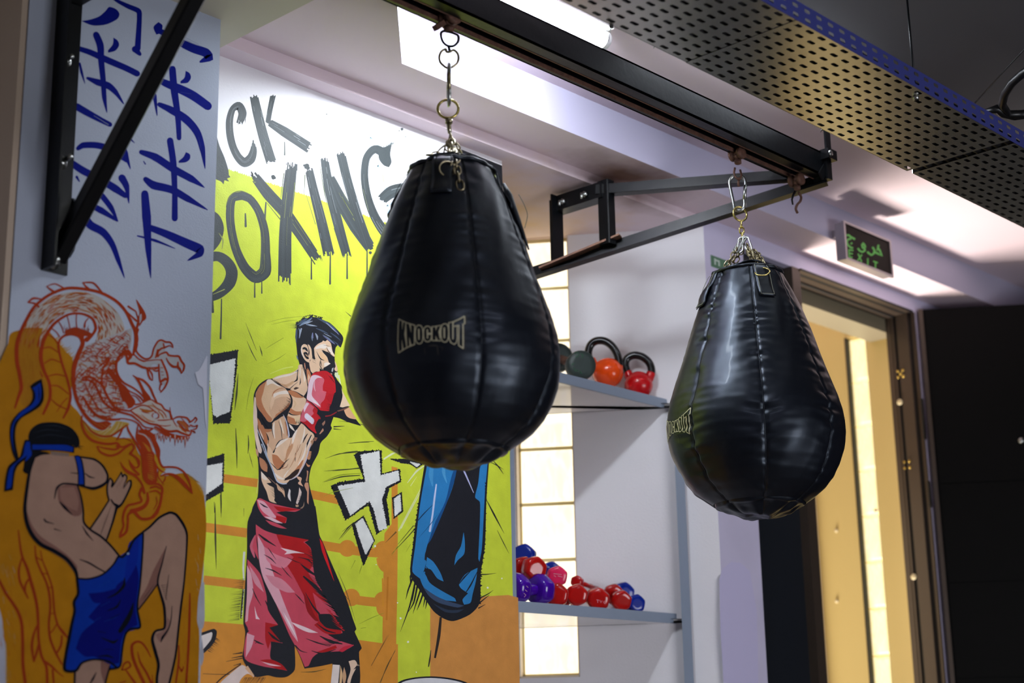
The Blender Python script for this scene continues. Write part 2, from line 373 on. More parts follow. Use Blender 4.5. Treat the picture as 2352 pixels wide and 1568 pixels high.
obj('peephole', B().lathe(p+nn*.004,[(.012,0),(.012,.004),(.006,.008)],12,axis=tuple(nn)), M['steel'], lf)
# hall beyond the door
HX = 5.66
hl = struct('wall_hall', B().box((HX,YB+.11,FLOOR),(HX+.1,3.335,2.4)).box((HX,3.425,FLOOR),(HX+.1,6.9,2.4)).box((HX,3.335,1.762),(HX+.1,3.425,2.4)).box((HX+.06,3.335,FLOOR),(HX+.1,3.425,1.762)), M['gold'])
struct('wall_hall_end', B().box((3.9,6.8,FLOOR),(HX,7.0,2.4)), M['gold'])
struct('wall_hall_left', B().prism([wq(-.0,.2),(4.46,YB+.12),(4.46,6.8),(4.36,6.8)],FLOOR,2.4), M['gold'])
struct('trim_4', B().box((4.46,YB+.11,1.725),(HX,3.315,Z0)), M['halltop'])
struct('trim_5', B().box((HX-.03,3.62,FLOOR),(HX,3.72,1.35)), M['sill'])
w2 = struct('window_2', B().box((HX+.001,3.333,FLOOR+.5),(HX+.012,3.337,1.762)).box((HX-.003,3.424,FLOOR+.5),(HX+.02,3.432,1.764)), M['framed'])
hp = lambda s, n: (HX+.012+n, s)
for k in range(10):
    z1_ = 1.757-k*.181; gblock(hp, z1_-.175, z1_, .004, .045, 3.34, 3.423, w2, M['gblock2'])
for px,py in ((1921,1218),(2012,1172),(1922,1380)):
    p = atX(px,py,HX-.002); obj('wall_plug', B().lathe(p,[(.008,0),(.008,.003),(.004,.004)],10,axis=(-1,0,0)), M['plug'], hl)

# ------------------------------------------------------------------ exit sign on the soffit edge
sg = thing('exit_sign', 'aluminium framed exit sign with green Arabic and EXIT lettering on soffit edge', 'exit sign', (4.89, 2.87, 1.74))
P = {k: atY(*v, 2.85) for k, v in dict(tl=(1936,512),tr=(2040,562),br=(2033,635),bl=(1929,586)).items()}
x0, x1, zt, zb_ = P['tl'][0], P['tr'][0], 1.886, 1.762
obj('wall_mount', B().box((x0+.03,2.882,zt-.03),(x1-.04,YF,zt-.004)), M['alu'], sg)
obj('housing', B().box((x0-.004,2.852,zb_-.006),(x1,2.882,zt+.006)), M['alu'], sg)
b = B(); w = .008
for a, c in (((x0-.008,2.842,zt),(x1+.008,2.852,zt+w)),((x0-.008,2.842,zb_-w),(x1+.008,2.852,zb_)),((x0-.008,2.842,zb_),(x0+.002,2.852,zt)),((x1-.002,2.842,zb_),(x1+.008,2.852,zt))): b.box(a, c)
obj('frame', b, M['alu'], sg)
obj('face', B().box((x0+.002,2.846,zb_),(x1-.002,2.852,zt)), M['signblk'], sg)
sc = lambda x, y: (1860+x/7.841, 460+y/7.841)
def ribbon(b, pts, w, Y, mi=0):
    """flat painted ribbon on a plane y=Y through pixel path, w in px"""
    P_ = [np.array(p,float) for p in pts]; L_, R_ = [], []
    for i in range(len(P_)):
        t_ = P_[min(i+1,len(P_)-1)]-P_[max(i-1,0)]; t_ /= np.linalg.norm(t_)+1e-9; nrm = np.array([-t_[1],t_[0]])*w/2
        L_.append(P_[i]+nrm); R_.append(P_[i]-nrm)
    vs = [atY(*p,Y) for p in L_+R_]; n = len(L_)
    b.add(vs, [(i,i+1,n+i+1,n+i) for i in range(n-1)], mi)
b = B(); i = 0
for gi, path in zip((0,0,0,1,2,2,2), ([(660,630),(700,625),(740,660),(815,700)],[(745,690),(690,700),(665,750),(690,810),(740,850),(780,860)],[(740,765),(762,785)],
             [(1000,850),(985,800),(960,770),(940,800),(950,850),(990,870),(995,900),(950,930),(900,910),(865,860)],
             [(1240,800),(1225,850),(1260,900),(1300,1000),(1230,960),(1150,920)],[(1130,840),(1165,900),(1150,960),(1110,985),(1060,950),(1035,925)],[(1205,880),(1225,895)])):
    i += 1
    if gi != 0 and i in (4,5): b = B()
    ribbon(b, [sc(*p) for p in path], 36/7.841, 2.8455-i*.00005)
    if i in (3,4,7): obj('arabic_letter', b, M['green'], sg)
b = B()
for k, path in enumerate(([(705,880),(712,1020)],[(705,890),(785,905)],[(708,950),(775,965)],[(712,1015),(770,1030)],[(870,960),(935,1110)],[(940,975),(860,1085)],[(1045,1040),(1045,1165)],[(1140,1095),(1225,1125)],[(1185,1110),(1180,1235)])):
    ribbon(b, [sc(*p) for p in path], 26/7.841, 2.8455-k*.00005)
    if k in (3,5,6,8): obj('letter', b, M['green'], sg); b = B()
# small green sticker
p = atY(1644, 601, YB); st = thing('sticker', 'small green exit sticker on lavender wall behind the right bag', 'sticker', (p[0]+.04, YB, p[2]-.02))
obj('sheet', B().box((p[0]-.028,YB-.0012,p[2]-.022),(p[0]+.09,YB,p[2]+.018)), M['stick'], st)
b = B(); b.box((p[0]-.01,YB-.002,p[2]-.012),(p[0]-.002,YB-.0012,p[2]+.010)); b.box((p[0]-.002,YB-.002,p[2]+.002),(p[0]+.02,YB-.0012,p[2]+.008)); b.box((p[0]+.012,YB-.002,p[2]-.012),(p[0]+.02,YB-.0012,p[2]+.002))
obj('pictogram', b, M['stickw'], st)

# ------------------------------------------------------------------ lamp
lp = thing('fluorescent_lamp', 'bright white fluorescent batten glowing between cable tray and black rail', 'lamp', (2.75, 2.56, LAMPZ-.02))
obj('tube', B().tube([(2.56,2.565,LAMPZ-.012),(3.12,2.565,LAMPZ-.012)], .025, 20), M['lamp'], lp)
obj('tube_cap', B().tube([(3.12,2.565,LAMPZ-.012),(3.135,2.565,LAMPZ-.012)], .026, 20), M['lampbody'], lp)
obj('body', B().box((2.55,2.535,LAMPZ+.016),(3.14,2.595,Z0)), M['lampbody'], lp)
lp2 = thing('fluorescent_lamp', 'ceiling batten lamp out of view behind the viewer', 'lamp', (1.6, .6, Z0-.045))
obj('diffuser', B().box((1.0,.53,Z0-.045),(2.2,.67,Z0-.02)), mat('lamp_diffuser_far',(255,255,255),.4,emit=((232,236,255),13)), lp2)
obj('body', B().box((.98,.52,Z0-.02),(2.22,.68,Z0)), M['lampbody'], lp2)

lp3 = thing('fluorescent_lamp', 'added unseen fill batten above the cable tray', 'lamp', (3.6, 2.32, Z0-.045))  # unseen batten added to brighten the angled window wall
obj('tube', B().tube([(3.28,2.32,Z0-.047),(3.9,2.32,Z0-.047)], .025, 20), M['filltube'], lp3)
obj('body', B().box((3.26,2.25,Z0-.02),(3.92,2.39,Z0)), M['lampbody'], lp3)

# ------------------------------------------------------------------ cable tray
tr = thing('cable_tray', 'perforated galvanised cable tray with blue side flange hanging under the ceiling', 'cable tray', (3.2, 1.91, 1.6))
def perf(b, ox, oy, nu, nv, pu, pv, P_, hl_, hw, mi=0):
    """perforated sheet of nu x nv cells, P_(u,v)->xyz, slot holes with cut corners"""
    for i in range(nu):
        for j in range(nv):
            u0, v0 = ox+i*pu, oy+j*pv; cu, cv = u0+pu/2, v0+pv/2
            c = [(u0,v0),(u0+pu,v0),(u0+pu,v0+pv),(u0,v0+pv)]; q = hw*.6
            h = [(cu-hl_+q,cv-hw),(cu+hl_-q,cv-hw),(cu+hl_,cv-hw+q*.8),(cu+hl_,cv+hw-q*.8),(cu+hl_-q,cv+hw),(cu-hl_+q,cv+hw),(cu-hl_,cv+hw-q*.8),(cu-hl_,cv-hw+q*.8)]
            vs = [P_(*a) for a in c+h]
            b.add(vs, [(0,1,5,4),(1,6,5),(1,2,7,6),(2,8,7),(2,3,9,8),(3,10,9),(3,0,11,10),(0,4,11)], mi)
TZ, TY0, TY1 = 1.6, 1.762, 2.062
for x0_ in (1.80, 2.80-.0, 3.80):
    n_ = 22 if x0_ != 2.8 else 21
    b = B(); dz = .0 if x0_ != 2.8 else .0012
    perf(b, x0_+.0095, TY0, n_, 11, .0463, .0273, lambda u, v: (u, v, TZ-dz), .0125, .0052)
    # return edge rims
    b.box((x0_+.0095,TY1-.001,TZ-dz),(x0_+.0095+n_*.0463,TY1+.001,TZ+.05))
    o = obj('tray_floor', b, M['galv'], tr)
b = B(); perf(b, 1.81, TZ, 62, 2, .0463, .0225, lambda u, v: (u, TY0, v), .0105, .0046); b.box((1.81,TY0,TZ+.045),(4.68,TY0+.008,TZ+.0465)); b.box((1.81,TY0-.0006,TZ-.002),(4.68,TY0+.001,TZ+.001))
obj('side_flange', b, M['blue'], tr)
random.seed(21)
for i in range(10):
    y0 = TY0+.022+i*.0285; w_ = [random.uniform(-.0015,.0015) for _ in range(14)]
    o = obj('data_cable', B().tube([(1.83+k*.217, y0+w_[k], TZ+.0145+.002*math.sin(k+i)) for k in range(14)], .0122, 8), M['black'])
    tag(o, 'black cable lying in the perforated tray', 'cable', 'black cables lying in the tray')
hr = thing('hanger_rod', 'thin steel rod holding the cable tray from the ceiling', 'rod', (3.355, 1.79, 1.6))
hx, hy = 3.355, 1.79
obj('rod', B().tube([(hx,hy,TZ-.012),(hx,hy,Z0)], .0028, 8), M['blacksteel'], hr)
obj('nut', B().lathe((hx,hy,TZ-.010),[(.008,0),(.008,.006),(.0075,.008)],6).lathe((hx,hy,TZ+.002),[(.010,0),(.010,.002)],10), M['steel'], hr)
# cable ties poking from the tray
for k,(px,py,h,lab) in enumerate(((1404,62,36,'longer dark cable tie dangling from tray edge beside the lamp'),(1508,100,12,'short cable tie end on tray edge above the black rail'),(1890,296,10,'cable tie knot on tray edge over the rail end'),(2282,478,14,'cable tie poking down from tray edge at far right'))):
    p = atY(px,py,TY1+.002); b = B(); hh = h*.001
    b.tube([p+np.array([0,0,.012]), p+np.array([.002,.002,0]), p+np.array([-.004,.003,-hh*.6]), p+np.array([-.006,.004,-hh])], [.0012,.0012,.0010,.0006], 6)
    b.box(tuple(p-np.array([.004,.003,.003])), tuple(p+np.array([.004,.003,.004])))
    tag(obj('cable_tie', b, M['black']), lab, 'cable tie', 'cable ties on the cable tray')

# black loop bracket top right
lb = thing('cable_coil', 'black looped cable coil hanging at the ceiling by the tray', 'cable coil', (3.98,1.82,1.74))
cq = lambda x, y, z=1.75: atZ(x, y, z)
pts = [cq(x,y) for x,y in ((2375,150),(2350,168),(2325,190),(2308,215),(2302,240),(2315,262),(2345,262),(2372,258))]
obj('loop', B().tube(pts, .011, 10), M['black'], lb)
obj('arm', B().tube([cq(2262,256),cq(2290,250),cq(2302,258),cq(2330,268),cq(2380,262)], [.006,.012,.014,.010,.009], 10), M['black'], lb)
obj('thin_cable', B().tube([cq(2236,240,1.9),cq(2290,180,1.9),cq(2370,95,1.9)], .0018, 6), M['black'], lb)

# ------------------------------------------------------------------ rail
RZ, RY0, RY1, RX = 1.72, 2.408, 2.497, 3.925
rl = thing('ceiling_rail', 'long black steel channel rail from which both punching bags hang', 'rail', (2.2, 2.45, RZ))
t = .005; b = B()
b.box((.3,RY0,RZ),(RX,RY0+t,RZ+.073)); b.box((.3,RY1-t,RZ),(RX,RY1,RZ+.073)); b.box((.3,RY0,RZ+.068),(RX,RY1,RZ+.073))
b.box((.3,RY0,RZ),(RX,RY0+.034,RZ+t)); b.box((.3,RY1-.013,RZ),(RX,RY1,RZ+t))
obj('channel', b, M['blacksteel'], rl)
obj('slot_lip', B().box((.3,RY0+.034,RZ-.001),(RX,RY0+.038,RZ+.010)).box((.3,RY1-.016,RZ-.001),(RX,RY1-.013,RZ+.010)), M['rust'], rl)
obj('inner_web', B().box((.3,RY0+.005,RZ+.05),(RX,RY1-.005,RZ+.054)), M['railin'], rl)
# end stub
b = B(); b.bar((RX+.012,RY0+.012,RZ-.012),(RX+.012,RY0+.012,RZ+.075),.05,.024,(1,0,0)); b.bar((RX-.01,RY0-.012,RZ+.062),(RX+.035,RY0-.012,RZ+.062),.03,.03)
obj('end_block', b, M['blacksteel'], rl)
p0 = np.array([RX+.026, RY0-.004, RZ+.05]); obj('end_strap', B().bar(p0,(p0[0],p0[1],Z0),.026,.006,(0,1,0)).bar(p0+[0,0,.0],p0+[-.05,0,-.06],.026,.006,(0,1,0)), M['blacksteel'], rl)
b = B().lathe((RX+.0,RY0-.03,RZ+.062),[(.010,0),(.010,.012),(.006,.014)],6,axis=(0,1,0)); obj('bolt', b, M['steel'], rl)

# ------------------------------------------------------------------ right bracket
br = thing('wall_bracket', 'black angle-iron bracket beside the rust stain propping the rail end', 'bracket', (3.66, 3.1, 1.5))
E0 = np.array([3.93, 2.46, RZ-.012])
n_ = np.cross(np.array([3.68,3.02,0])-np.array([3.93,2.46,0]),[0,0,1.]); n_ /= np.linalg.norm(n_); c_ = np.array([3.93,2.46,0])
pv = lambda x, y: ray(x,y)*(c_@n_)/(ray(x,y)@n_)
A0, A1 = pv(1900,420), pv(1180,668)
A1 = A0+(pv(1240,632)-A0)*1.25
b = B(); b.bar(A0,A1,.035,.006,(0,0,1)); d_ = (A1-A0)/np.linalg.norm(A1-A0); up_ = np.cross(np.cross(d_,[0,0,1]),d_); up_ /= np.linalg.norm(up_)
b.bar(A0+up_*.02+n_*.016, A1+up_*.02+n_*.016, .005,.04,tuple(up_)); obj('diagonal_arm', b, M['blacksteel'], br)
q0, q1 = pv(1425,533)+up_*-.004, pv(1242,612)
obj('welded_strip', B().bar(q0-n_*.004-np.array([0,0,.008]), q1-n_*.004-np.array([0,0,.008]), .03,.006,(0,0,1)), M['rustl'], br)
U0, U1 = pv(1838,412), pv(1372,448)
b = B(); b.bar(U0,U1,.032,.005,(0,0,1)); b.bar(U0+np.array([0,0,.013])-n_*.016,U1+np.array([0,0,.013])-n_*.016,.005,.03,(0,0,1)); obj('upper_arm', b, M['blacksteel'], br)
v0 = pv(1392,446); obj('post', B().bar((v0[0],v0[1],1.60),(v0[0],v0[1],1.805),.042,.035,(1,0,0),bev=.003), M['blacksteel'], br)
w0 = np.array([v0[0]-.005, v0[1]+.2]);
obj('cross_member', B().bar((v0[0],v0[1],1.775),(w0[0],w0[1],1.775),.045,.05), M['blacksteel'], br)
obj('wall_plate', B().bar((w0[0],w0[1],1.585),(w0[0],w0[1],1.80),.045,.012,(1,0,0)).bar((w0[0]-.022,w0[1]-.02,1.585),(w0[0]-.022,w0[1]-.02,1.80),.006,.045,(1,0,0)), M['blacksteel'], br)
for s_ in (.3,.75):
    b = B(); p = np.array([v0[0]-.026,v0[1]+.2*s_,1.772]); b.lathe(p,[(.010,0),(.010,.008),(.005,.010)],6,axis=(-1,0,0)); b.tube([p,p+[-.02,0,-.002],p+[-.024,-.004,-.018]],.004,6)
    obj('bolt', b, M['steel'], br)

# ------------------------------------------------------------------ left bracket on the pillar
lbk = thing('wall_bracket', 'black steel bracket bolted to the white painted pillar', 'bracket', (1.75, 2.94, 1.05))
xa, xc = 1.735, 1.795
b = B(); b.box((xa,YP-.006,1.075),(xc,YP,1.79)); b.box((xa-.0,YP-.05,1.075),(xa+.006,YP-.006,1.79))
obj('wall_plate', b, M['blacksteel'], lbk)
s0 = atX(128,598,1.775); s1 = atX(442,0,1.775); s2 = s0+(s1-s0)*1.30
b = B().bar(s0+(s0-s1)*.02,s2,.035,.035,(0,0,1),bev=.004); obj('strut', b, M['blacksteel'], lbk)
b = B(); b.prism([(0,0)],0,0) if 0 else None
ga = [atX(x,y,1.80) for x,y in ((168,455),(120,560),(108,615),(140,622),(168,575),(190,490))]
gp = [(p[1],p[2]) for p in ga]; n = len(gp)
b.add([(1.797,y,z) for y,z in gp]+[(1.803,y,z) for y,z in gp], [tuple(range(n)),tuple(range(2*n-1,n-1,-1))]+[(i,(i+1)%n,n+(i+1)%n,n+i) for i in range(n)])
obj('gusset', b, M['blacksteel'], lbk)
obj('horizontal_arm', B().bar((xc-.02,YP-.01,1.72),(xc-.02,2.2,1.72),.04,.045,bev=.004), M['blacksteel'], lbk)
for px,py,ln in ((148,139,.018),(138,372,.03),(121,601,.008)):
    p = atY(px,py,YP-.008); b = B().lathe(p,[(.016,0),(.016,.003)],14,axis=(0,-1,0)); b.lathe(p+[0,-.003,0],[(.0105,0),(.0105,.009),(.008,.011)],6,axis=(0,-1,0)); b.tube([p+[0,-.012,0],p+[0,-.012-ln,.001]],.0055,8)
    obj('bolt', b, M['steel'], lbk)
# flake of bare plaster on the pillar edge
b = B(); pts = [(448,855),(455,852),(462,842),(474,818),(476,816),(474.5,985),(471,960),(469,925),(466,890),(455,882)]
b.add([atY(x,y,YP-.0009) for x,y in pts],[tuple(range(len(pts)))]); obj('chipped_plaster', b, M['peel'], wp)
# ------------------------------------------------------------------ punching bags
from mathutils import noise
BX1, BY1, BX2, BY2 = 2.452, 2.466, 3.600, 2.474
_pr = [(388,92),(400,101),(440,121),(494,144),(556,168),(618,189),(665,206),(708,222),(745,236),(783,247),(815,252),(847,253),(875,250),(897,246),(935,231),(972,211),(1000,188),(1022,160),(1040,132)]
_Z = np.array([zon(1035,y,BX1,BY1) for y,_ in _pr]); _R = np.array([h*float((np.array([BX1,BY1,z])@FW))/F for (_,h),z in zip(_pr,_Z)])
ZT = _Z[0]; _H = ZT-_Z; HB = _H[-1]
def rad(h): return float(np.interp(h, _H, _R))
SEAMS = 7
class Bag:
    def __init__(s, X, Y, ztop, seam0, k, name):
        s.X, s.Y, s.zt, s.k, s.seam0, s.name = X, Y, ztop, k, seam0, name
        L_ = math.hypot(X, Y); s.ef = np.array([-X/L_,-Y/L_,0]); s.er = np.array([Y/L_,-X/L_,0])
    def R(s, phi, h):
        d = 360/SEAMS; u = ((math.degrees(phi)-s.seam0)/d) % 1.0; dist = min(u,1-u)*d
        idx = round(((math.degrees(phi)-s.seam0)/d)-.0001) % SEAMS
        r = rad(h/s.k)*s.k
        kw = {'a': .7, 'b': 1.5}[s.name]
        fac = 1-.022*(1-math.sin(math.pi*u))+.008
        env = math.exp(-(dist/13.)**2)
        pk = noise.noise(Vector((idx*3.1+s.seam0, h*52, dist*.05)))*.004*env
        pk += .0012*env*math.sin(h*260+idx*2+1.6*math.sin(h*31+idx))*(.4+noise.noise(Vector((h*9,idx*1.7,4))))
        groove = -.0035*math.exp(-(dist/1.3)**2)
        big = noise.noise(Vector((math.cos(phi)*2.2,math.sin(phi)*2.2,h*3.1+s.seam0)))*.006
        diag = noise.noise(Vector((math.cos(phi+h*2)*4,math.sin(phi+h*2)*4,h*4+s.seam0)))*.003*min(1,h/.1)
        return r*fac+pk*kw+groove+big+diag
    def P(s, phi, h, off=0):
        r = s.R(phi, h)+off; p = r*(math.cos(phi)*s.ef+math.sin(phi)*s.er)
        return np.array([s.X+p[0], s.Y+p[1], s.zt-h])
    def C(s, r, phi, z): p = r*(math.cos(phi)*s.ef+math.sin(phi)*s.er); return np.array([s.X+p[0], s.Y+p[1], z])
    def plane(s, px, py, off=0.):
        c = np.array([s.X,s.Y,0])+s.ef*off; v = ray(px,py); return v*((c@s.ef)/(v@s.ef))
bag1 = Bag(BX1, BY1, ZT-.004, 15.5, .985, 'a')
zt2 = zon(1722, 622, BX2, BY2)-.008
bag2 = Bag(BX2, BY2, zt2, 6., .982, 'b')
def lf_(name, b, m, par): return obj(name, b, m, par)
def chain(par, pts, L_=.021, w=.0135, r=.0019, m='chain', n0=0):
    P_ = [np.array(p,float) for p in pts]; seg = [np.linalg.norm(b-a) for a,b in zip(P_,P_[1:])]; tot = sum(seg); pitch = L_*.74
    n = max(1, int(tot/pitch)); cur = []
    for i in range(n+1):
        t = tot*i/n; k = 0
        while k < len(seg)-1 and t > seg[k]: t -= seg[k]; k += 1
        cur.append(P_[k]+(P_[k+1]-P_[k])*(t/seg[k]))
    for i in range(n):
        a, b_ = cur[i], cur[i+1]; d = b_-a; sd = bag1.er if (i+n0)%2 else bag1.ef
        sd = sd+np.array([0,0,.25 if i%3 else -.2]); lf_('chain_link', B().tube(link_pts((a+b_)/2,d,sd,L_,w),r,6,True), M[m], par)
def ring(par, c, rr, wire, n_, m, name='steel_ring'):
    n_ = np.array(n_,float); n_ /= np.linalg.norm(n_); u = np.cross(n_,[0,0,1.])
    if np.linalg.norm(u) < .1: u = np.cross(n_,[1.,0,0])
    u /= np.linalg.norm(u); w = np.cross(n_,u)
    return lf_(name, B().tube([np.array(c)+rr*(math.cos(a)*u+math.sin(a)*w) for a in np.linspace(0,2*math.pi,25)[:-1]], wire, 8, True), M[m], par)
def build_bag(bg, label, logo_phi, strap0):
    root = thing('punching_bag', label, 'punching bag', (bg.X, bg.Y, bg.zt-HB*bg.k-.01), 'teardrop punching bags on the ceiling rail')
    NU, NV = 350, 150; b = B(); vs = []
    for j in range(NV+1):
        h = HB*bg.k*j/NV
        for i in range(NU): vs.append(bg.P(2*math.pi*i/NU, h))
    fs = [(j*NU+i,(j+1)*NU+i,(j+1)*NU+(i+1)%NU,j*NU+(i+1)%NU) for j in range(NV) for i in range(NU)]
    b.add(vs, fs, 0, True); obj('body', b, M['leather'], root)
    # bottom cap: seam groove, then a slack disc with pleats running in from each panel seam
    b = B(); vs = []; NR = 26; r0 = rad(HB)*bg.k
    for j in range(NR+1):
        t = j/NR; rr = (1-t)
        for i in range(NU):
            phi = 2*math.pi*i/NU; d = 360/SEAMS; u = ((math.degrees(phi)-bg.seam0)/d)%1; e = math.exp(-(min(u,1-u)*d/7)**2)
            base = bg.R(phi, HB*bg.k)
            r = base*rr if j else base
            z = bg.zt-HB*bg.k - .034*math.sin(min(1,t*1.35)*math.pi/2) - (.003 if j and t<.08 else 0) + .006*e*math.exp(-((t-.25)/.2)**2)
            z += noise.noise(Vector((math.cos(phi)*rr*3,math.sin(phi)*rr*3,bg.seam0)))*.010*min(1,t*4)
            vs.append(bg.C(r if j else base-.002, phi, z+(.0015 if j==0 else 0)))
    fs = [(j*NU+i,(j+1)*NU+i,(j+1)*NU+(i+1)%NU,j*NU+(i+1)%NU) for j in range(NR) for i in range(NU)]
    b.add(vs, fs, 0, True); obj('bottom_cap', b, M['leather'], root)
    # gathered top
    b = B(); vs = []; NT = 16; n2 = 140
    for j in range(NT+1):
        t = j/NT
        for i in range(n2):
            phi = 2*math.pi*i/n2; w = noise.noise(Vector((math.cos(phi)*2.5,math.sin(phi)*2.5,t*2+bg.seam0)))
            r = bg.R(phi,0)*(1-t**1.15*.97)*(1+.10*w*(t>.02)) + (.004 if j == 1 else 0)
            z = bg.zt + .003 + .016*math.sin(t*math.pi/2) + .012*w*math.sin(t*math.pi) + .004*math.sin(phi*3+1)*(1-t)
            vs.append(bg.C(r, phi, z))
    b.add(vs, [(j*n2+i,j*n2+(i+1)%n2,(j+1)*n2+(i+1)%n2,(j+1)*n2+i) for j in range(NT) for i in range(n2)], 0, True)
    obj('top_cover', b, M['leather'], root)
    b = B(); b.tube([bg.P(2*math.pi*i/60, .004, .003+.002*math.sin(i*1.7)) for i in range(60)], .005, 8, True); obj('rim_welt', b, M['leather2'], root)
    # piped seams
    for k in range(SEAMS):
        phi = math.radians(bg.seam0+k*360/SEAMS)
        obj('seam_piping', B().tube([bg.P(phi,HB*bg.k*t/60,.0006) for t in range(61)], .0013, 6), M['leather2'], root)
    # logo
    P0 = (996, 760)
    def surf(px, py):
        v = ray(px,py); a = v[:2]; c = np.array([bag1.X,bag1.Y]); h = .4; r = rad(h)
        for _ in range(8):
            A = a@a; Bq = a@c; D = Bq*Bq-A*(c@c-r*r); t = (Bq-math.sqrt(max(D,0)))/A; z = t*v[2]; r = rad(ZT-z)
        q = t*a-c; return math.atan2(q@bag1.er[:2], q@bag1.ef[:2])*.238, ZT-z
    u0, h0 = surf(*P0)
    ko = lambda x, y: surf(880+x/9.8, 680+y/9.8)
    cnt = [0]
    def rib(b, pts, w, closed=False):
        w = w if isinstance(w,(list,tuple)) else [w]*len(pts); w = [q/9.8*.0009 for q in w]
        pts = [np.array(ko(*p)) for p in pts]
        # subdivide
        Q, Wd = [], []
        m_ = len(pts) if closed else len(pts)-1
        for i in range(m_):
            a, c = pts[i], pts[(i+1)%len(pts)]; n = max(1,int(np.linalg.norm(c-a)/.006))
            for k in range(n): Q.append(a+(c-a)*k/n); Wd.append(w[i]+(w[(i+1)%len(pts)]-w[i])*k/n)
        if not closed: Q.append(pts[-1]); Wd.append(w[-1])
        L_, R_ = [], []; N = len(Q); off = .0020+cnt[0]*.00001; cnt[0] += 1
        for i in range(N):
            t = Q[(i+1)%N if closed else min(i+1,N-1)]-Q[(i-1)%N if closed else max(i-1,0)]; t = t/(np.linalg.norm(t)+1e-9); nn = np.array([-t[1],t[0]])*Wd[i]/2
            L_.append(Q[i]+nn); R_.append(Q[i]-nn)
        vs = [bg.P(logo_phi+(q[0]-u0)/.238, (q[1]-h0)+HLOGO[bg.name], off) for q in L_+R_]
        b.add(vs, [(i,(i+1)%N,N+(i+1)%N,N+i) for i in range(N if closed else N-1)])
    def ell(cx, cy, rx, ry, p=2.6, n=26):
        o = []
        for i in range(n):
            a = 2*math.pi*i/n; o.append((cx+rx*math.copysign(abs(math.cos(a))**(2/p),math.cos(a)), cy+ry*math.copysign(abs(math.sin(a))**(2/p),math.sin(a))))
        return o
    b = B()
    rib(b,[(372,460),(362,1225)],25); rib(b,[(370,465),(560,555),(745,612)],22); rib(b,[(362,1225),(550,1108),(740,1030)],26)
    rib(b,[(465,520),(455,700)],[34,3]); rib(b,[(445,940),(463,1160)],[4,40]); rib(b,[(540,560),(535,700),(530,800),(545,960),(555,1100)],[22,38,56,36,18])
    rib(b,[(640,590),(662,770)],[42,4]); rib(b,[(618,880),(640,1060)],[4,46]); rib(b,[(745,610),(733,1035)],22)
    rib(b,ell(840,815,88,205),20,True); rib(b,[(832,690),(835,930)],[34,30])
    rib(b,ell(1030,803,92,172),20,True); rib(b,[(1025,700),(1030,905)],[30,30]); rib(b,[(1040,800),(1125,798)],[46,46])
    rib(b,[(1132,640),(1130,952)],22); rib(b,[(1120,642),(1230,632),(1350,612)],18); rib(b,[(1130,952),(1340,960)],20)
    rib(b,[(1228,640),(1220,730)],[36,4]); rib(b,[(1215,850),(1238,945)],[4,40]); rib(b,[(1335,640),(1308,760),(1318,920)],[24,60,14])
    rib(b,ell(1422,785,88,205),20,True); rib(b,[(1410,665),(1412,905)],[34,30])
    rib(b,[(1510,565),(1515,900),(1560,1005),(1635,1042),(1685,1000),(1705,900),(1702,620)],21); rib(b,[(1605,540),(1605,930)],[30,26]); rib(b,[(1500,562),(1615,532)],20); rib(b,[(1625,640),(1745,612)],22)
    rib(b,[(1610,540),(1740,480),(1872,400)],28); rib(b,[(1870,400),(1872,580)],30); rib(b,[(1875,580),(1822,582)],16); rib(b,[(1833,585),(1838,1130)],28); rib(b,[(1842,1130),(1735,1062)],24); rib(b,[(1735,1062),(1742,612)],20)
    obj('logo_print', b, M['cream'], root)
    b = B()
    rib(b,[(1913,350),(1915,590)],18); rib(b,[(1876,640),(1882,1180)],10); rib(b,[(1040,1075),(1150,1060),(1250,1075),(1275,1280)],[10,30,26,14]); rib(b,[(960,1120),(975,1270)],[12,6]); rib(b,[(1290,1080),(1380,1120),(1350,1190)],[8,14,6]); rib(b,[(600,515),(930,612)],6)
    tag(obj('worn_print', b, M['creamf'], root), kind='stuff')
    # strap tabs with D rings
    for k in range(4):
        pc = strap0+k*math.pi/2; b = B(); W_ = .022; n = 8; top = []
        for off in (.003,.0065):
            for j in range(n+1):
                h = .001+.102*j/n
                for i in range(5):
                    ph = pc+(i-2)/2*W_/max(.1,rad(max(h,0))); top.append(bg.P(ph,max(h,0),off+(.004*math.sin(j*.9+k) if 0<j<n else 0))+np.array([0,0,max(0,-h)]))
        q = (n+1)*5; fs = []
        for j in range(n):
            for i in range(4): a = j*5+i; fs += [(a,a+5,a+6,a+1),(q+a,q+a+1,q+a+6,q+a+5)]
        for j in range(n):
            for i in (0,4): a = j*5+i; fs.append((a,q+a,q+a+5,a+5) if i==0 else (a,a+5,q+a+5,q+a))
        for i in range(4): fs += [(i,i+1,q+i+1,q+i),(n*5+i,q+n*5+i,q+n*5+i+1,n*5+i+1)]
        b.add(top, fs, 0, True); sp = obj('strap', b, M['leather2'], root)
        b = B()
        for sgn in (-1,1): b.tube([bg.P(pc+sgn*W_*.8/max(.1,rad(h)),h,.0085+.002*math.sin(h*60)) for h in np.linspace(.006,.099,12)], .0009, 5)
        b.tube([bg.P(pc+t*W_*.8/rad(.1),.099,.0085) for t in np.linspace(-1,1,6)], .0009, 5)
        obj('stitching', b, M['thread' if bg.name == 'b' else 'leather2'], sp)
    return root
HLOGO = {'a': ZT-zon(996,760,*(np.array([BX1,BY1])+bag1.ef[:2]*.235)), 'b': 0}
HLOGO['b'] = zt2-zon(1560,980,*(np.array([BX2,BY2])+bag2.ef[:2]*.10-bag2.er[:2]*.21))
r1 = build_bag(bag1, 'large black teardrop punching bag in front of the painted boxer mural', math.radians(-9.5), math.radians(-8))
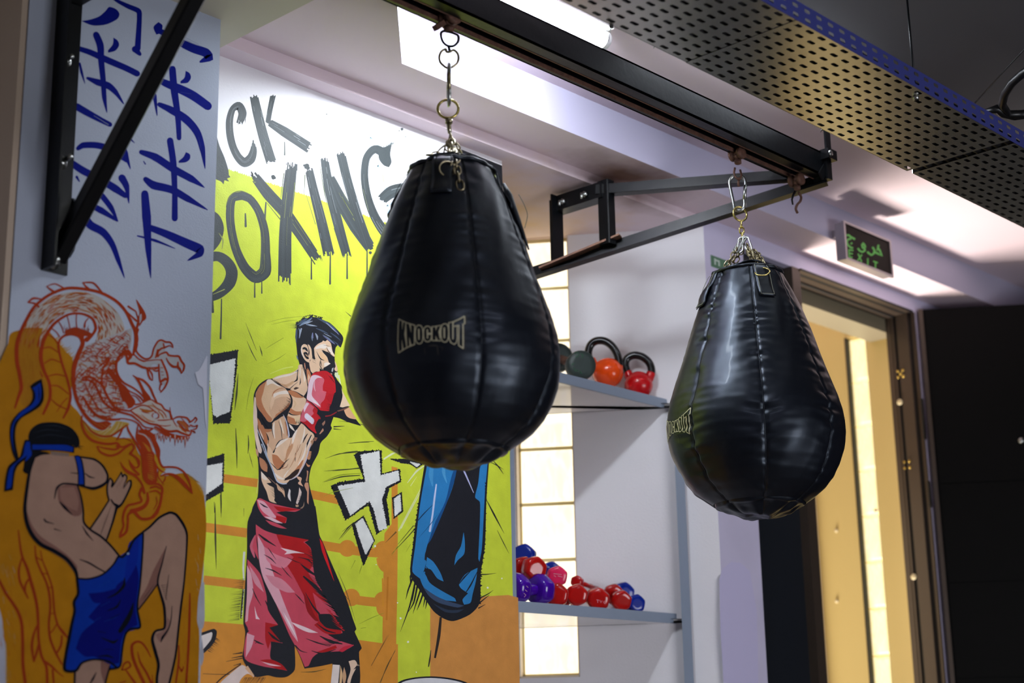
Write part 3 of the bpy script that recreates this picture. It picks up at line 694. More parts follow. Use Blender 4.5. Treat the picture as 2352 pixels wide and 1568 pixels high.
r2 = build_bag(bag2, 'black teardrop punching bag hanging nearest the open door and exit sign', math.radians(-62), math.radians(22))
p1 = lambda x, y, o=0: bag1.plane(x, y, o)
p2 = lambda x, y, o=0: bag2.plane(x, y, o)
# --- bag 1 hardware
ring(r1, p1(1029,250), .0235, .0032, bag1.ef+np.array([.0,0,.1]), 'brass')
b = B(); b.tube([p1(1030,276),p1(1031,290),p1(1033,306)], [.006,.0055,.004], 8); b.lathe(p1(1031,279)-np.array([0,0,.004]),[(.0085,0),(.0085,.009)],10); obj('swivel', b, M['chain'], r1)
chain(r1, [p1(1033,302),p1(1036,322),p1(1040,348,.03),p1(1048,366,.095),p1(1049,388,.122),p1(1053,408,.126),p1(1059,434,.132)], .026,.0155,.0021)
chain(r1, [p1(1034,308),p1(1031,330),p1(1036,350,.02),p1(1044,372,.09),p1(1036,380,.118)])
chain(r1, [p1(1036,310),p1(1041,335),p1(1050,352),p1(1057,368,.03),p1(1066,375,.02)])
chain(r1, [p1(1032,318),p1(1028,340),p1(1034,362,.03),p1(1027,374,.105)])
chain(r1, [p1(1038,316),p1(1046,334,-.01),p1(1060,356,-.03)])
chain(r1, [p1(982,356),p1(992,352),p1(1001,360),p1(1008,352),p1(1014,364)], .019,.012,.0018)
chain(r1, [p1(985,374),p1(994,366),p1(1002,372),p1(1012,368)], .019,.012,.0018)
obj('wire_hook', B().tube(sm3([p1(1036,330),p1(1022,334),p1(1010,343),p1(1003,354),p1(1004,364),p1(1012,361),p1(1019,352),p1(1021,341)]), .0019, 6), M['chain'], r1)
ring(r1, p1(1027,388,.120), .0175, .002, bag1.ef+.3*bag1.er, 'chain')
b = B(); b.tube([bag1.P(math.radians(80),.04,.012),bag1.P(math.radians(80),.07,.010),bag1.P(math.radians(79),.13,.006),bag1.P(math.radians(78),.20,.004)], [.004,.009,.006,.002], 8); obj('loose_flap', b, M['leather2'], r1)
obj('loose_thread', B().tube(sm3([p1(1191,446,-.05),p1(1203,468,-.05),p1(1211,490,-.05),p1(1210,505,-.05),p1(1205,524,-.05)]), .0009, 5), M['thread'], r1)
# --- bag 2 hardware
ring(r2, p2(1700,491), .0205, .0030, bag2.ef+.55*bag2.er, 'brass')
chain(r2, [p2(1702,510),p2(1703,522),p2(1704,532),p2(1705,548)], .020,.012,.0022, 'brass')
for a_, c_, w_ in (((1710,545),(1688,578),.016),((1702,548),(1700,577),.014),((1712,548),(1722,574),.016),((1700,556),(1692,572),.012)):
    A_, C_ = p2(*a_,.01), p2(*c_,.02); obj('chain_link', B().tube(link_pts((A_+C_)/2, C_-A_, bag2.er+.4*bag2.ef, np.linalg.norm(C_-A_)+.008, w_), .0026, 8, True), M['steel'], r2)
for pts, n0 in (([(1692,570,.02),(1684,588,.03),(1672,604,.03),(1662,620,.03),(1653,634,.03)],0),([(1694,576,.0),(1688,596,.0),(1676,612,.0),(1664,622,.0)],1),([(1697,572,.0),(1696,592,.0),(1686,604,.0)],0),
                ([(1720,570,.03),(1726,586,.05),(1736,600,.07),(1744,614,.09)],0),([(1724,572,.0),(1738,580,.02),(1746,592,.05),(1752,606,.07),(1748,598,.06)],1),([(1719,572,.03),(1732,590,.05),(1740,598,.07),(1734,606,.08),(1742,616,.09)],1),([(1716,560,-.02),(1724,590,-.04),(1728,612,-.06)],0),([(1704,556,-.02),(1702,584,-.05)],0)):
    chain(r2, [p2(*q) for q in pts], .0215,.0135,.0021,'chain',n0)
ring(r2, p2(1651,648,.055), .0195, .0021, bag2.ef*.8-bag2.er*.5+np.array([0,0,.5]), 'brass')
ring(r2, p2(1751,624,.112), .0195, .0021, bag2.ef+np.array([0,0,.9]), 'brass')
# --- things hanging from the rail
def hook_body(root, c, s=1., tilt=0):
    c = np.array(c)
    obj('roller', B().lathe(c+np.array([0,-.021*s,.006]),[(.012*s,0),(.019*s,.002),(.019*s,.012),(.012*s,.015),(.012*s,.027),(.019*s,.030),(.019*s,.040),(.012*s,.042)],14,axis=(0,1,0)), M['rust'], root)
    b = B(); b.lathe(c+[0,0,-.026*s],[(.007,0),(.0115*s,.003),(.0115*s,.012),(.008*s,.013),(.008*s,.017),(.0135*s,.018),(.0135*s,.027),(.008,.029),(.008,.034)],6); obj('nut_stack', b, M['rust'], root)
h1 = thing('trolley_hook', 'rusty roller trolley with tommy bar on the rail above the larger bag', 'hook', tuple(p1(1028,60)))
ct = p1(1031,47); hook_body(h1, ct, 1.1)
b = B(); b.bar(p1(1018,52,.01), p1(999,65,.03), .012,.012); obj('tommy_bar', b, M['rust'], h1)
lp_ = [p1(x,y) for x,y in ((1024,71),(1014,74),(1013,84),(1018,97),(1028,105),(1040,106),(1049,100),(1053,92),(1052,82),(1044,77),(1035,74))]
obj('loop', B().tube(sm3(lp_,True), .0030, 8, True), M['blacksteel'], h1)
b = B().tube([p1(1030,104),p1(1031,110),p1(1033,117)], .0032, 8); obj('link_neck', b, M['blacksteel'], h1)
obj('shackle', B().tube(sm3([p1(x,y) for x,y in ((1024,113),(1014,118),(1009,130),(1011,142),(1018,150),(1027,156),(1036,155),(1048,147),(1053,136),(1051,123),(1042,115),(1034,119),(1026,119))],True), .0030, 8, True), M['chain'], h1)
cb = thing('carabiner', 'long worn steel snap hook seen edge-on above the larger bag', 'carabiner', tuple(p1(1031,240)), 'snap hooks holding the bags')
b = B(); a_, c_ = p1(1031,148), p1(1031,241); b.tube(link_pts((a_+c_)/2, c_-a_, bag1.ef+.06*bag1.er, np.linalg.norm(c_-a_), .042), .0042, 8, True); obj('body', b, M['steel'], cb)
obj('gate', B().tube([p1(1031,168,.021),p1(1031,205,.021)], .0052, 8), M['chain'], cb)
h2 = thing('trolley_hook', 'rusty trolley hook on the rail above the bag nearest the door', 'hook', tuple(p2(1693,400)))
hook_body(h2, p2(1694,358), .95)
obj('loop', B().tube([p2(x,y,o) for x,y,o in ((1688,385,0),(1686,396,0),(1688,405,.004),(1694,411,.006),(1700,411,.006),(1703,402,.003),(1700,390,0))], .0030, 8), M['rust'], h2)
obj('loop_end', B().tube([p2(1697,408),p2(1696,422),p2(1697,428)], [.003,.0035,.004], 8), M['rust'], h2)
cb2 = thing('carabiner', 'bright zinc pear-shaped snap hook above the bag nearest the door', 'carabiner', tuple(p2(1700,475)), 'snap hooks holding the bags')
obj('body', B().tube(sm3([p2(x,y) for x,y in ((1686,474),(1683,458),(1679,440),(1676,425),(1676,415),(1681,407),(1689,403),(1699,403),(1708,408),(1712,417),(1712,428),(1711,442),(1709,456),(1710,470),(1706,480),(1697,484),(1689,481))],True), .0043, 8, True), M['steel'], cb2)
obj('gate', B().tube([p2(1711.5,425,.002),p2(1710,458,.002)], .0050, 8), M['steel'], cb2)
h3 = thing('trolley_hook', 'empty rusty hook at the end of the rail', 'hook', tuple(p2(1832,480)))
c3 = atY(1830,418,2.452); hook_body(h3, c3+np.array([0,0,.0]), .95)
b = B(); q3 = lambda x, y: atY(x, y, 2.452)
b.tube([q3(x,y) for x,y in ((1826,440),(1822,448),(1819,458),(1821,470))], [.004,.0035,.003,.0025], 8); obj('hook_arm', b, M['blacksteel'], h3)
b = B(); b.tube(sm3([q3(x,y) for x,y in ((1834,442),(1840,452),(1838,462),(1831,470),(1828,480),(1832,489))]), .0038, 8); obj('hook', b, M['rust'], h3)

# ------------------------------------------------------------------ corner shelf
SY = 3.213
sh = thing('corner_shelf', 'grey steel corner shelf unit with glossy white boards beside the mural', 'shelf', (3.8, 3.4, FLOOR))
LZ = .500; UZ = 1.201
pl = atY(1172,1300,SY)
b = B().box((pl[0]-.011,SY-.012,FLOOR),(pl[0]+.011,SY+.012,UZ+.02)); obj('post', b, M['shelf'], sh)
q = np.array(wq(.118,-.018)); b = B(); wprism(b,.100,.128,-.03,-.006,FLOOR,UZ); obj('post', b, M['shelf'], sh)
for z, dzl in ((.511,-.012),(UZ,0)):
    R_ = (4.205, SY); L_ = (pl[0], SY); bk = [wq(.105,-.012), wq(.86,-.012), (3.36,3.84), (3.36,SY+.02)]
    n = B(); poly = [L_, R_]+bk
    vs = [(x,y,z+(dzl if i in (0,5) else 0)+dz) for dz in (0,.012) for i,(x,y) in enumerate(poly)]; k = len(poly)
    n.add(vs, [tuple(range(k-1,-1,-1)), tuple(range(k,2*k))]+[(i,(i+1)%k,k+(i+1)%k,k+i) for i in range(k)])
    brd = obj('shelf_board', n, M['glossy'], sh)
    obj('front_rail', B().bar((L_[0],L_[1]-.006,z+.015+dzl),(R_[0],R_[1]-.006,z+.015),.005,.031), M['shelf'], brd)
    obj('back_rail', B().bar(bk[0]+(z+.003,), bk[1]+(z+.003,), .004,.007), M['blacksteel'], brd)

# ------------------------------------------------------------------ kettlebells and weights on the top board
TOPZ = UZ+.013
def wallplane(dist):
    n3 = np.array([NW[0],NW[1],0]); d0 = C0@NW-dist
    return lambda x, y: ray(x,y)*(d0/(ray(x,y)@n3))
def kettlebell(cx, cy, rpx, hand, cols, mcol, label, pf):
    c = pf(cx, cy); k = float(c@FW)/F; r = rpx*k
    root = thing('kettlebell', label, 'kettlebell', (c[0], c[1], TOPZ)); zb = TOPZ
    prof = [(r*math.cos(a), c[2]+r*.98*math.sin(a)) for a in np.linspace(-math.pi/2, math.pi/2*.97, 28)]; prof = [p for p in prof if p[1] > zb+.001]
    prof = [(prof[0][0]*.85, zb)]+prof
    obj('body', B().lathe((c[0],c[1],0),prof,36), mcol, root)
    pts = sm3([pf(x, y) for x, y in hand], False, 4)
    obj('handle', B().tube(pts, .0128, 14), M['kblack'], root)
    for e in cols: q = sm3([pf(x, y) for x, y, _ in e], False, 4); obj('handle_root', B().tube(q, list(np.interp(np.linspace(0,1,len(q)), np.linspace(0,1,len(e)), [w*k for *_, w in e])), 14), mcol, root)
kettlebell(1396,856,35.5,[(1362,846),(1356,832),(1351,812),(1356,793),(1369,783),(1388,783),(1405,794),(1417,812),(1422,832),(1420,846)],[[(1358,824,9.5),(1363,838,12),(1374,850,17)],[(1421,838,10),(1417,849,13),(1405,858,18)]],M['korange'],'orange kettlebell with black handle on the upper shelf board',wallplane(.115))
kettlebell(1467,884,32.5,[(1446,868),(1440,852),(1436,838),(1440,824),(1454,816),(1472,818),(1487,828),(1495,842),(1496,858),(1490,868)],[[(1441,853,9),(1446,866,11),(1455,876,15)],[(1496,855,10),(1491,867,12),(1480,878,16)]],M['kred'],'red kettlebell with black handle at right end of upper shelf board',wallplane(.046))
def discs(c, ax, r, t, m, name, par, n=30, k=8):
    return obj(name, B().lathe(c, [(r*.55,-t/2),(r*.9,-t/2),(r*.985,-t*.36),(r,0),(r*.985,t*.36),(r*.9,t/2),(r*.55,t/2),(r*.5,t*.42),(r*.2,t*.42)], n, axis=tuple(ax)), m, par)
rd = thing('dumbbell', 'black rubber round-headed dumbbell with green lettering on upper shelf board', 'dumbbell', (3.84,3.33,TOPZ))
axd = np.array([-.35,.75,0.]); axd /= np.linalg.norm(axd)
ca = atY(1333,840,3.28); cb_ = atY(1281,822,3.42)
discs(ca, -bag1.ef*0+np.array([.55,.83,0]), .047, .045, M['plate'], 'head', rd); discs(cb_, np.array([.55,.83,0]), .047, .045, M['plate'], 'head', rd)
obj('handle', B().tube([ca,cb_], .014, 10), M['rust'], rd)
b = B()
for k, path in enumerate(([(1320,812),(1326,808),(1330,816),(1322,820)],[(1334,812),(1340,816),(1336,822)],[(1318,845),(1322,852),(1328,850)],[(1332,852),(1336,858)],[(1313,838),(1318,834)])): ribbon(b, [p for p in path], 2.4, 3.2465)
obj('green_lettering', b, M['platetx'], rd)

# ------------------------------------------------------------------ vinyl dumbbells on the lower board
def hexhead(b, c, ax, r, t, rot=0.):
    ax = np.array(ax,float); ax /= np.linalg.norm(ax); u = np.cross(ax,[0,0,1.]); u = u if np.linalg.norm(u) > .1 else np.cross(ax,[1.,0,0]); u /= np.linalg.norm(u); w = np.cross(ax,u)
    N = 36; prof = [(.45,-.5),(.78,-.5),(.93,-.40),(1,-.22),(1,.22),(.93,.40),(.78,.5),(.4,.5)]; vs = []
    for f, h in prof:
        for k in range(N):
            a = 2*math.pi*k/N; m_ = ((a+rot)%(math.pi/3))-math.pi/6; rr = r*f*min(1.0, .90/math.cos(m_)); rr = r*f*(.35*1+.65*(.88/math.cos(m_)))
            vs.append(np.array(c)+ax*h*t+rr*(math.cos(a)*u+math.sin(a)*w))
    fs = [(i*N+k,i*N+(k+1)%N,(i+1)*N+(k+1)%N,(i+1)*N+k) for i in range(len(prof)-1) for k in range(N)]+[tuple(range(N-1,-1,-1)), tuple((len(prof)-1)*N+k for k in range(N))]
    b.add(vs, fs, 0, True); return b
def dumbbell(a, c, r, t, m, label, text=None):
    """a, c: (px, py, Y) of the two head centres"""
    A_, C_ = atY(*a), atY(*c); ax = (C_-A_)/np.linalg.norm(C_-A_)
    root = thing('dumbbell', label, 'dumbbell', tuple((A_+C_)/2-np.array([0,0,r])), 'small vinyl dumbbells on the lower shelf board')
    for q in (A_, C_): obj('head', hexhead(B(), q, ax, r, t, .3), M[m], root)
    obj('handle', B().tube([A_,(A_+C_)/2-ax*.02,(A_+C_)/2,(A_+C_)/2+ax*.02,C_], [r*.42,r*.36,r*.42,r*.36,r*.42], 12), M[m], root)
    if text:
        b = B(); Y_ = text[0]
        for i, path in enumerate(text[1:]): ribbon(b, path, 1.2, Y_-i*.0001)
        obj('weight_print', b, M['dtext'], root)
dumbbell((1186,1352,3.262),(1240,1354,3.262),.047,.050,'dpur','purple dumbbell at far left of the lower shelf board',(3.214,[(1203,1362),(1208,1366),(1204,1371)],[(1206,1354),(1211,1358)],[(1209,1345),(1213,1349)]))
dumbbell((1204,1277,3.40),(1266,1316,3.50),.038,.040,'dblue','dark blue dumbbell leaning on top of the pile at left')
dumbbell((1226,1306,3.28),(1200,1306,3.35),.038,.045,'dred','red dumbbell resting on top of the purple one')
dumbbell((1280,1323,3.275),(1277,1324,3.35),.0315,.036,'dpink','bright pink dumbbell end-on in the middle of the pile',(3.248,[(1271,1317),(1290,1319)],[(1272,1321),(1277,1324)],[(1281,1322),(1292,1325)]))
dumbbell((1279,1366,3.245),(1286,1372,3.335),.036,.036,'dred','red dumbbell lying directly below the pink one')
dumbbell((1252,1374,3.38),(1248,1376,3.47),.030,.034,'dred','red dumbbell mostly hidden behind the purple one')
dumbbell((1326,1336,3.36),(1384,1356,3.42),.020,.028,'dred','small red dumbbell lying across the others with raised end')
dumbbell((1325,1366,3.26),(1322,1368,3.36),.034,.040,'dred','red dumbbell right of the one below the pink dumbbell')
dumbbell((1374,1376,3.25),(1370,1374,3.335),.036,.042,'dred','red dumbbell with white print facing out on the shelf',(3.214,[(1370,1377),(1376,1378)],[(1373,1377),(1373,1384)],[(1378,1378),(1380,1384),(1383,1379)],[(1389,1380),(1386,1382),(1389,1386)]))
dumbbell((1427,1379,3.250),(1409,1364,3.325),.033,.028,'dred','red dumbbell slanting in front of the blue pair')
dumbbell((1432,1362,3.34),(1416,1364,3.42),.036,.036,'dblue','blue dumbbell behind the slanting red one')
dumbbell((1460,1386,3.255),(1446,1390,3.30),.030,.032,'dblue','blue dumbbell at the right end of the lower shelf board')
# ------------------------------------------------------------------ painted murals: flat paint on the real walls
CR = dict(A=(0,0,2.4117),B=(0,600,2.6133),C=(0,1000,2.76),D=(460,180,2.704),E=(460,680,3.136),F=(460,1080,3.214),G=(740,1000,2.761),
          H=(0,640,5.2267),I=(160,760,5.2267),J=(160,940,5.2267),K=(0,1220,4.506),M=(560,700,7.841),N=(570,860,7.841),O=(570,1020,7.841),X=(0,0,1))
def pp(cr, s):
    ox, oy, k = CR[cr]
    if isinstance(s, str): s = [tuple(map(float, a.split(','))) for a in s.split()]
    return [np.array((ox+x/k, oy+y/k)) for x, y in s]
def catmull(P, closed, n=5, sharp=70):
    N = len(P); out = []
    def tan(i):
        if closed: a, b, c = P[i-1], P[i], P[(i+1)%N]
        else: a, b, c = P[max(i-1,0)], P[i], P[min(i+1,N-1)]
        u, v = b-a, c-b; lu, lv = np.linalg.norm(u), np.linalg.norm(v)
        if lu > 0 and lv > 0:
            cs = (u@v)/(lu*lv)
            if cs < math.cos(math.radians(sharp)): return None
            return (u/lu+v/lv)/2*min(lu,lv)
        return (u+v)*.5
    T = [tan(i) for i in range(N)]
    for i in range(N if closed else N-1):
        p, q = P[i], P[(i+1)%N]; m0 = T[i] if T[i] is not None else (q-p)*.6; m1 = T[(i+1)%N] if T[(i+1)%N] is not None else (q-p)*.6
        for k in range(n):
            t = k/n; h = 2*t**3-3*t**2+1; g = t**3-2*t**2+t; e = -2*t**3+3*t**2; f = t**3-t**2
            out.append((h*p+g*m0+e*q+f*m1, i+t))
    if not closed: out.append((P[-1], N-1.))
    return out
class Paint:
    boxes = {}
    def __init__(s, Y): s.Y = Y; s.v = []; s.f = []; s.c = []; s.bx = Paint.boxes.setdefault(Y, [])
    def pt(s, p, off): q = atY(p[0], p[1], s.Y-off); return (q[0], s.Y-off, q[2])
    def off(s, P, e=0):
        """lowest paint coat that lies over everything already painted there"""
        P = np.array(P); a, b = P.min(0)-e, P.max(0)+e; n = 0
        if s.bx:
            A = np.array(s.bx); hit = (A[:,0] < b[0]) & (A[:,2] > a[0]) & (A[:,1] < b[1]) & (A[:,3] > a[1])
            if hit.any(): n = int(A[hit,4].max())+1
        s.bx.append((a[0],a[1],b[0],b[1],n)); return .00012+n*6e-6
    def poly(s, P, col):
        o = s.off(P); k = len(s.v); V3 = [Vector((p[0],-p[1],0)) for p in P]
        s.v += [s.pt(p, o) for p in P]
        for t in tessellate_polygon([V3]): s.f.append(tuple(k+i for i in t)); s.c.append(col)
    def fill(s, cr, pts, col, smooth=True):
        P = pp(cr, pts)
        if smooth: P = [p for p, _ in catmull(P, True, 4)]
        s.poly(P, col)
        return s
    def strip(s, C, Wd, col, o=None):
        o = o or s.off(C, max(Wd)/2); k = len(s.v); N = len(C)
        for sg in (1,-1):
            for i in range(N):
                t = C[min(i+1,N-1)]-C[max(i-1,0)]; t = t/(np.linalg.norm(t)+1e-9); s.v.append(s.pt(C[i]+sg*np.array([-t[1],t[0]])*Wd[i]/2, o))
        for i in range(N-1): s.f.append((k+i,k+i+1,k+N+i+1,k+N+i)); s.c.append(col)
    def stroke(s, cr, pts, w, col, cap=True):
        P = pp(cr, pts); k = CR[cr][2]; n = len(P)
        w = [w]*n if not isinstance(w,(list,tuple)) else list(w)
        if len(w) != n: w = list(np.interp(np.linspace(0,1,n), np.linspace(0,1,len(w)), w))
        S_ = catmull(P, False, 5, 100); C = [p for p,_ in S_]; Wd = [float(np.interp(t, range(n), w))/k for _,t in S_]
        if cap:
            d0 = C[0]-C[1]; d0 /= np.linalg.norm(d0)+1e-9; d1 = C[-1]-C[-2]; d1 /= np.linalg.norm(d1)+1e-9
            C = [C[0]+d0*Wd[0]*.45, C[0]+d0*Wd[0]*.3]+C+[C[-1]+d1*Wd[-1]*.3, C[-1]+d1*Wd[-1]*.45]
            Wd = [Wd[0]*.3, Wd[0]*.75]+Wd+[Wd[-1]*.75, Wd[-1]*.3]
        s.strip(C, Wd, col); return s
    def brush(s, cr, pts, w, col, bg=None, rag=.06, nb=8, closed=False, wear=.5):
        """dry brush stroke: bristle strips with ragged ends and a few streaks where the ground shows"""
        P = pp(cr, pts); k = CR[cr][2]; n = len(P)
        if closed: P = P+[P[0]]; n += 1
        w = [w]*n if not isinstance(w,(list,tuple)) else list(w)
        if closed and len(w) == n-1: w.append(w[0])
        if len(w) != n: w = list(np.interp(np.linspace(0,1,n), np.linspace(0,1,len(w)), w))
        S_ = catmull(P, False, 6, 100); C = np.array([p for p,_ in S_]); Wd = np.array([float(np.interp(t, range(n), w))/k for _,t in S_])
        seg = np.r_[0, np.cumsum(np.linalg.norm(np.diff(C,axis=0),axis=1))]; tot = seg[-1]
        T = np.gradient(C, axis=0); T /= np.linalg.norm(T,axis=1)[:,None]+1e-9; Nn = np.c_[-T[:,1],T[:,0]]
        if closed: Nn[-1] = Nn[0] = (Nn[0]+Nn[-1])/2
        o = s.off(C, Wd.max()/2); o2 = o+5e-6
        def lane(a, b, t0, t1, col, oo):
            ss = np.unique(np.r_[t0, seg[(seg>t0)&(seg<t1)], t1]); m_ = len(ss); k0 = len(s.v)
            if m_ < 2: return
            for lat in (a, b):
                for q in ss:
                    if q < 0: c = C[0]+T[0]*q; nn = Nn[0]; ww = Wd[0]
                    elif q > tot: c = C[-1]+T[-1]*(q-tot); nn = Nn[-1]; ww = Wd[-1]
                    else:
                        c = np.array([np.interp(q,seg,C[:,0]),np.interp(q,seg,C[:,1])]); nn = np.array([np.interp(q,seg,Nn[:,0]),np.interp(q,seg,Nn[:,1])]); ww = np.interp(q,seg,Wd)
                    s.v.append(s.pt(c+nn*ww*lat, oo))
            for i in range(m_-1): s.f.append((k0+i,k0+i+1,k0+m_+i+1,k0+m_+i)); s.c.append(col)
        R = rag*tot
        for i in range(nb):
            a, b = -.5+i/nb, -.5+(i+1)/nb
            e = abs((i+.5)/nb-.5)*2
            t0 = 0 if closed else random.uniform(-R*.5, R*(.3+e)); t1 = tot if closed else tot-random.uniform(-R*.8, R*(.3+e))
            g = random.uniform(.9,1.12); lane(a, b, t0, t1, tuple(min(255,c*g) for c in col), o)
        if bg is not None:
            for i in range(int(6*wear+2)):
                a = random.uniform(-.48,.46); t0 = random.uniform(.02,.75)*tot; t1 = min(tot*.98, t0+random.uniform(.06,.3)*tot)
                mixc = tuple(c*.55+d*.45 for c,d in zip(col,bg)); wd = random.uniform(.012,.04)
                lane(a, a+wd, t0, t1, mixc, o2)
        return s
    def fuzz(s, cr, pts, length, n, col, direction=None, w=.5, jit=.5):
        """row of paint spikes along a path"""
        P = pp(cr, pts); k = CR[cr][2]; C = np.array(P); seg = np.r_[0, np.cumsum(np.linalg.norm(np.diff(C,axis=0),axis=1))]; o = s.off(C, length/k*1.5)
        for i in range(n):
            q = seg[-1]*(i+random.uniform(-.3,.3))/max(1,n-1); q = min(max(q,0),seg[-1]-1e-6); j = int(np.searchsorted(seg,q,side='right')-1)
            t = (C[j+1]-C[j])/(seg[j+1]-seg[j]); c = C[j]+t*(q-seg[j]); d = np.array(direction,float) if direction else np.array([-t[1],t[0]])
            d = d/np.linalg.norm(d); L_ = length/k*random.uniform(1-jit,1+jit); hw = seg[-1]/n*w*random.uniform(.6,1.3); k0 = len(s.v)
            side = t if abs(t@d) < .9 else np.array([-t[1],t[0]])
            for p in (c-side*hw-d*1.2, c+side*hw-d*1.2, c+d*L_+side*random.uniform(-hw,hw)): s.v.append(s.pt(p,o))
            s.f.append((k0,k0+1,k0+2)); s.c.append(col)
        return s
    def dots(s, cr, L_, col):
        for x, y, r in L_: s.fill(cr, [(x+r*math.cos(a)*(random.uniform(.8,1.2) if r < 30 else 1), y+r*math.sin(a)*(random.uniform(.8,1.2) if r < 30 else 1)) for a in np.linspace(0,6.28,9 if r < 30 else 17)[:-1]], col)
    def done(s, name, m_, parent, label=None):
        b = B(); b.v = s.v; b.f = s.f; b.mi = [0]*len(s.f); b.sm = [False]*len(s.f)
        o = obj(name, b, M[m_], parent); me = o.data
        # all paint faces look into the room
        at = me.color_attributes.new('Col', 'FLOAT_COLOR', 'CORNER'); arr = []
        for p, c in zip(me.polygons, s.c): arr += list(lin(c)+(1,))*p.loop_total
        at.data.foreach_set('color', arr)
        if label: o['label'] = label
        return o
random.seed(11)
YEL, ORG, BRN, INK, WHT, CH = (208,222,62), (220,146,52), (216,148,74), (28,30,38), (238,240,236), (56,63,64)
# ---- ground colours
g = Paint(YM)
g.fill('X','440,362 520,388 700,448 900,517 1165,607 1172,1100 1208,2700 400,2700',YEL,False)
g.fuzz('X','440,362 520,388 700,448 900,517 1165,607',3,150,YEL,(0,-1),.6)
g.fill('X','440,1424 553,1433 830,1470 880,1477 914,1479 914,2700 400,2700',ORG,False)
g.fill('G','440,195 478,205 480,600 476,1000 470,1260 470,4700 382,4700 382,1260 390,800 395,620 440,560',ORG,False)
g.stroke('F','0,33 430,95',62,ORG,False); g.stroke('F','800,172 1060,228',62,ORG,False)
g.stroke('F','30,418 345,462',68,ORG,False); g.stroke('F','880,548 1180,598 1350,612',66,ORG,False)
g.stroke('F','25,808 345,846',66,ORG,False); g.stroke('F','1040,930 1180,960 1360,978',66,ORG,False)
g.dots('F',[(1085,575,62),(1115,937,64),(1355,590,70),(1350,960,66)],ORG)
g.fill('F','1320,640 1300,650 1310,700 1345,745 1420,760 1420,560',ORG); g.fill('F','1310,980 1300,1010 1310,1050 1345,1080 1420,1080',ORG)
g.fill('X','988,1392 1040,1390 1100,1370 1168,1366 1190,1372 1215,2700 988,2700',BRN,False)
g.stroke('F','1345,800 1350,1000',10,(222,150,44)); g.stroke('F','1385,790 1375,1100',14,(206,130,36))
g.done('painted_ground','paint',wb,'yellow and orange painted mural background')
# ---- black panel at the top right of the mural
g = Paint(YM)
g.fill('X','1030,333 1060,343 1153,380 1155,440 1060,430',(20,20,26),False); g.dots('X',[(1065,357,4),(1083,362,5),(1075,366,3)],(150,140,180))
g.done('painted_black_corner','paint',wb,'black painted corner behind top of the large bag')
# ---- light blue chain behind the G
g = Paint(YM); LB = (166,212,240)
g.stroke('D','1065,290 1062,330 1068,380',[8,16,14],LB)
for c_ in ('1060,370 1050,400 1060,430 1090,435 1105,410 1098,375 1080,358 1060,370','1105,545 1105,600 1120,660 1145,690 1165,650 1155,590 1130,545 1105,545','1165,790 1175,850 1200,890 1225,860 1215,800 1185,775 1165,790','1090,490 1110,530 1130,560'):
    g.stroke('D',c_,14,LB); g.stroke('D',c_,5,(205,232,246))
g.stroke('D','1132,600 1140,640',[6,10],(240,200,150)); g.done('painted_chain','paint',wb,'light blue painted chain links')
# ---- lettering
def let(name, fn, lab):
    g = Paint(YM); fn(g); g.done(name,'paint',wb,lab)
WB = (225,232,234)
drip = lambda g, a, w=8: g.stroke('D',a,[w*.8,w,w*1.3],(64,72,66))
def fA(g): g.fill('D','95,330 120,420 150,490 175,570 178,600 188,612 166,622 180,640 150,632 145,658 128,640 95,625 60,600',CH)
def fC(g): g.brush('D','248,272 262,215 238,170 202,190 182,260 185,350 205,430 238,492 275,522 312,500 330,450 330,395',[46,52,50,38,44,46,46,50,58,60,44,20],CH,WB,.04,9); g.fuzz('D','235,262 280,255',24,6,CH,(.1,1))
def fK(g):
    g.brush('D','332,105 352,200 392,360 442,522',[50,58,62,64],CH,WB,.05,9); g.brush('D','452,105 432,200 420,275',[34,32,30],CH,WB,.05,5)
    g.brush('D','424,270 520,330 675,430',[40,62,66],CH,WB,.04,8); drip(g,'524,395 524,475',6)
def fB(g):
    g.stroke('D','20,830 90,865 115,930 95,1010 40,1080',[62,62,64,60,50],CH); g.stroke('D','30,1115 110,1105 165,1140 195,1200 180,1270 110,1340 20,1375',[60,60,66,74,76,60,40],CH)
    g.stroke('D','115,960 140,1000 135,1060',[2,10,3],(150,160,80)); drip(g,'132,1370 130,1480 126,1615',9); drip(g,'76,1370 78,1450',12); g.stroke('D','80,1340 150,1310',[3,6],(170,178,90))
def fO(g):
    g.brush('D','262,728 200,745 185,840 195,950 225,1070 280,1180 345,1235 400,1200 405,1080 398,940 360,820 310,750',[52,50,52,52,54,62,72,78,58,52,48,48],CH,YEL,0,10,True,1.)
    drip(g,'280,840 282,918',11); drip(g,'338,1262 338,1358'); drip(g,'382,1255 382,1333',7); g.stroke('D','160,800 170,760 200,715 255,700 320,725',[2,6,6,6,2],(96,104,60))
def fX(g):
    g.brush('D','335,605 420,715 520,825 620,965 720,1115',[54,72,74,66,62],CH,YEL,.06,9); g.brush('D','568,535 552,680 535,850 527,1000 525,1250',[66,76,74,78,84],CH,YEL,.05,10)
    g.fuzz('D','535,535 600,570',40,9,CH,(.05,-1),.35); g.fuzz('D','322,590 340,640',26,5,CH,(-.5,-.8)); drip(g,'408,770 400,880',10); drip(g,'558,1200 558,1280',6); drip(g,'690,1120 690,1245'); g.dots('D',[(453,612,14),(460,618,9)],CH)
    g.stroke('D','415,775 500,880',[3,6],(80,90,60)); g.stroke('D','520,590 500,740',[6,3],(96,104,80)); g.fuzz('D','700,1110 745,1100',30,6,CH,(.5,.9))
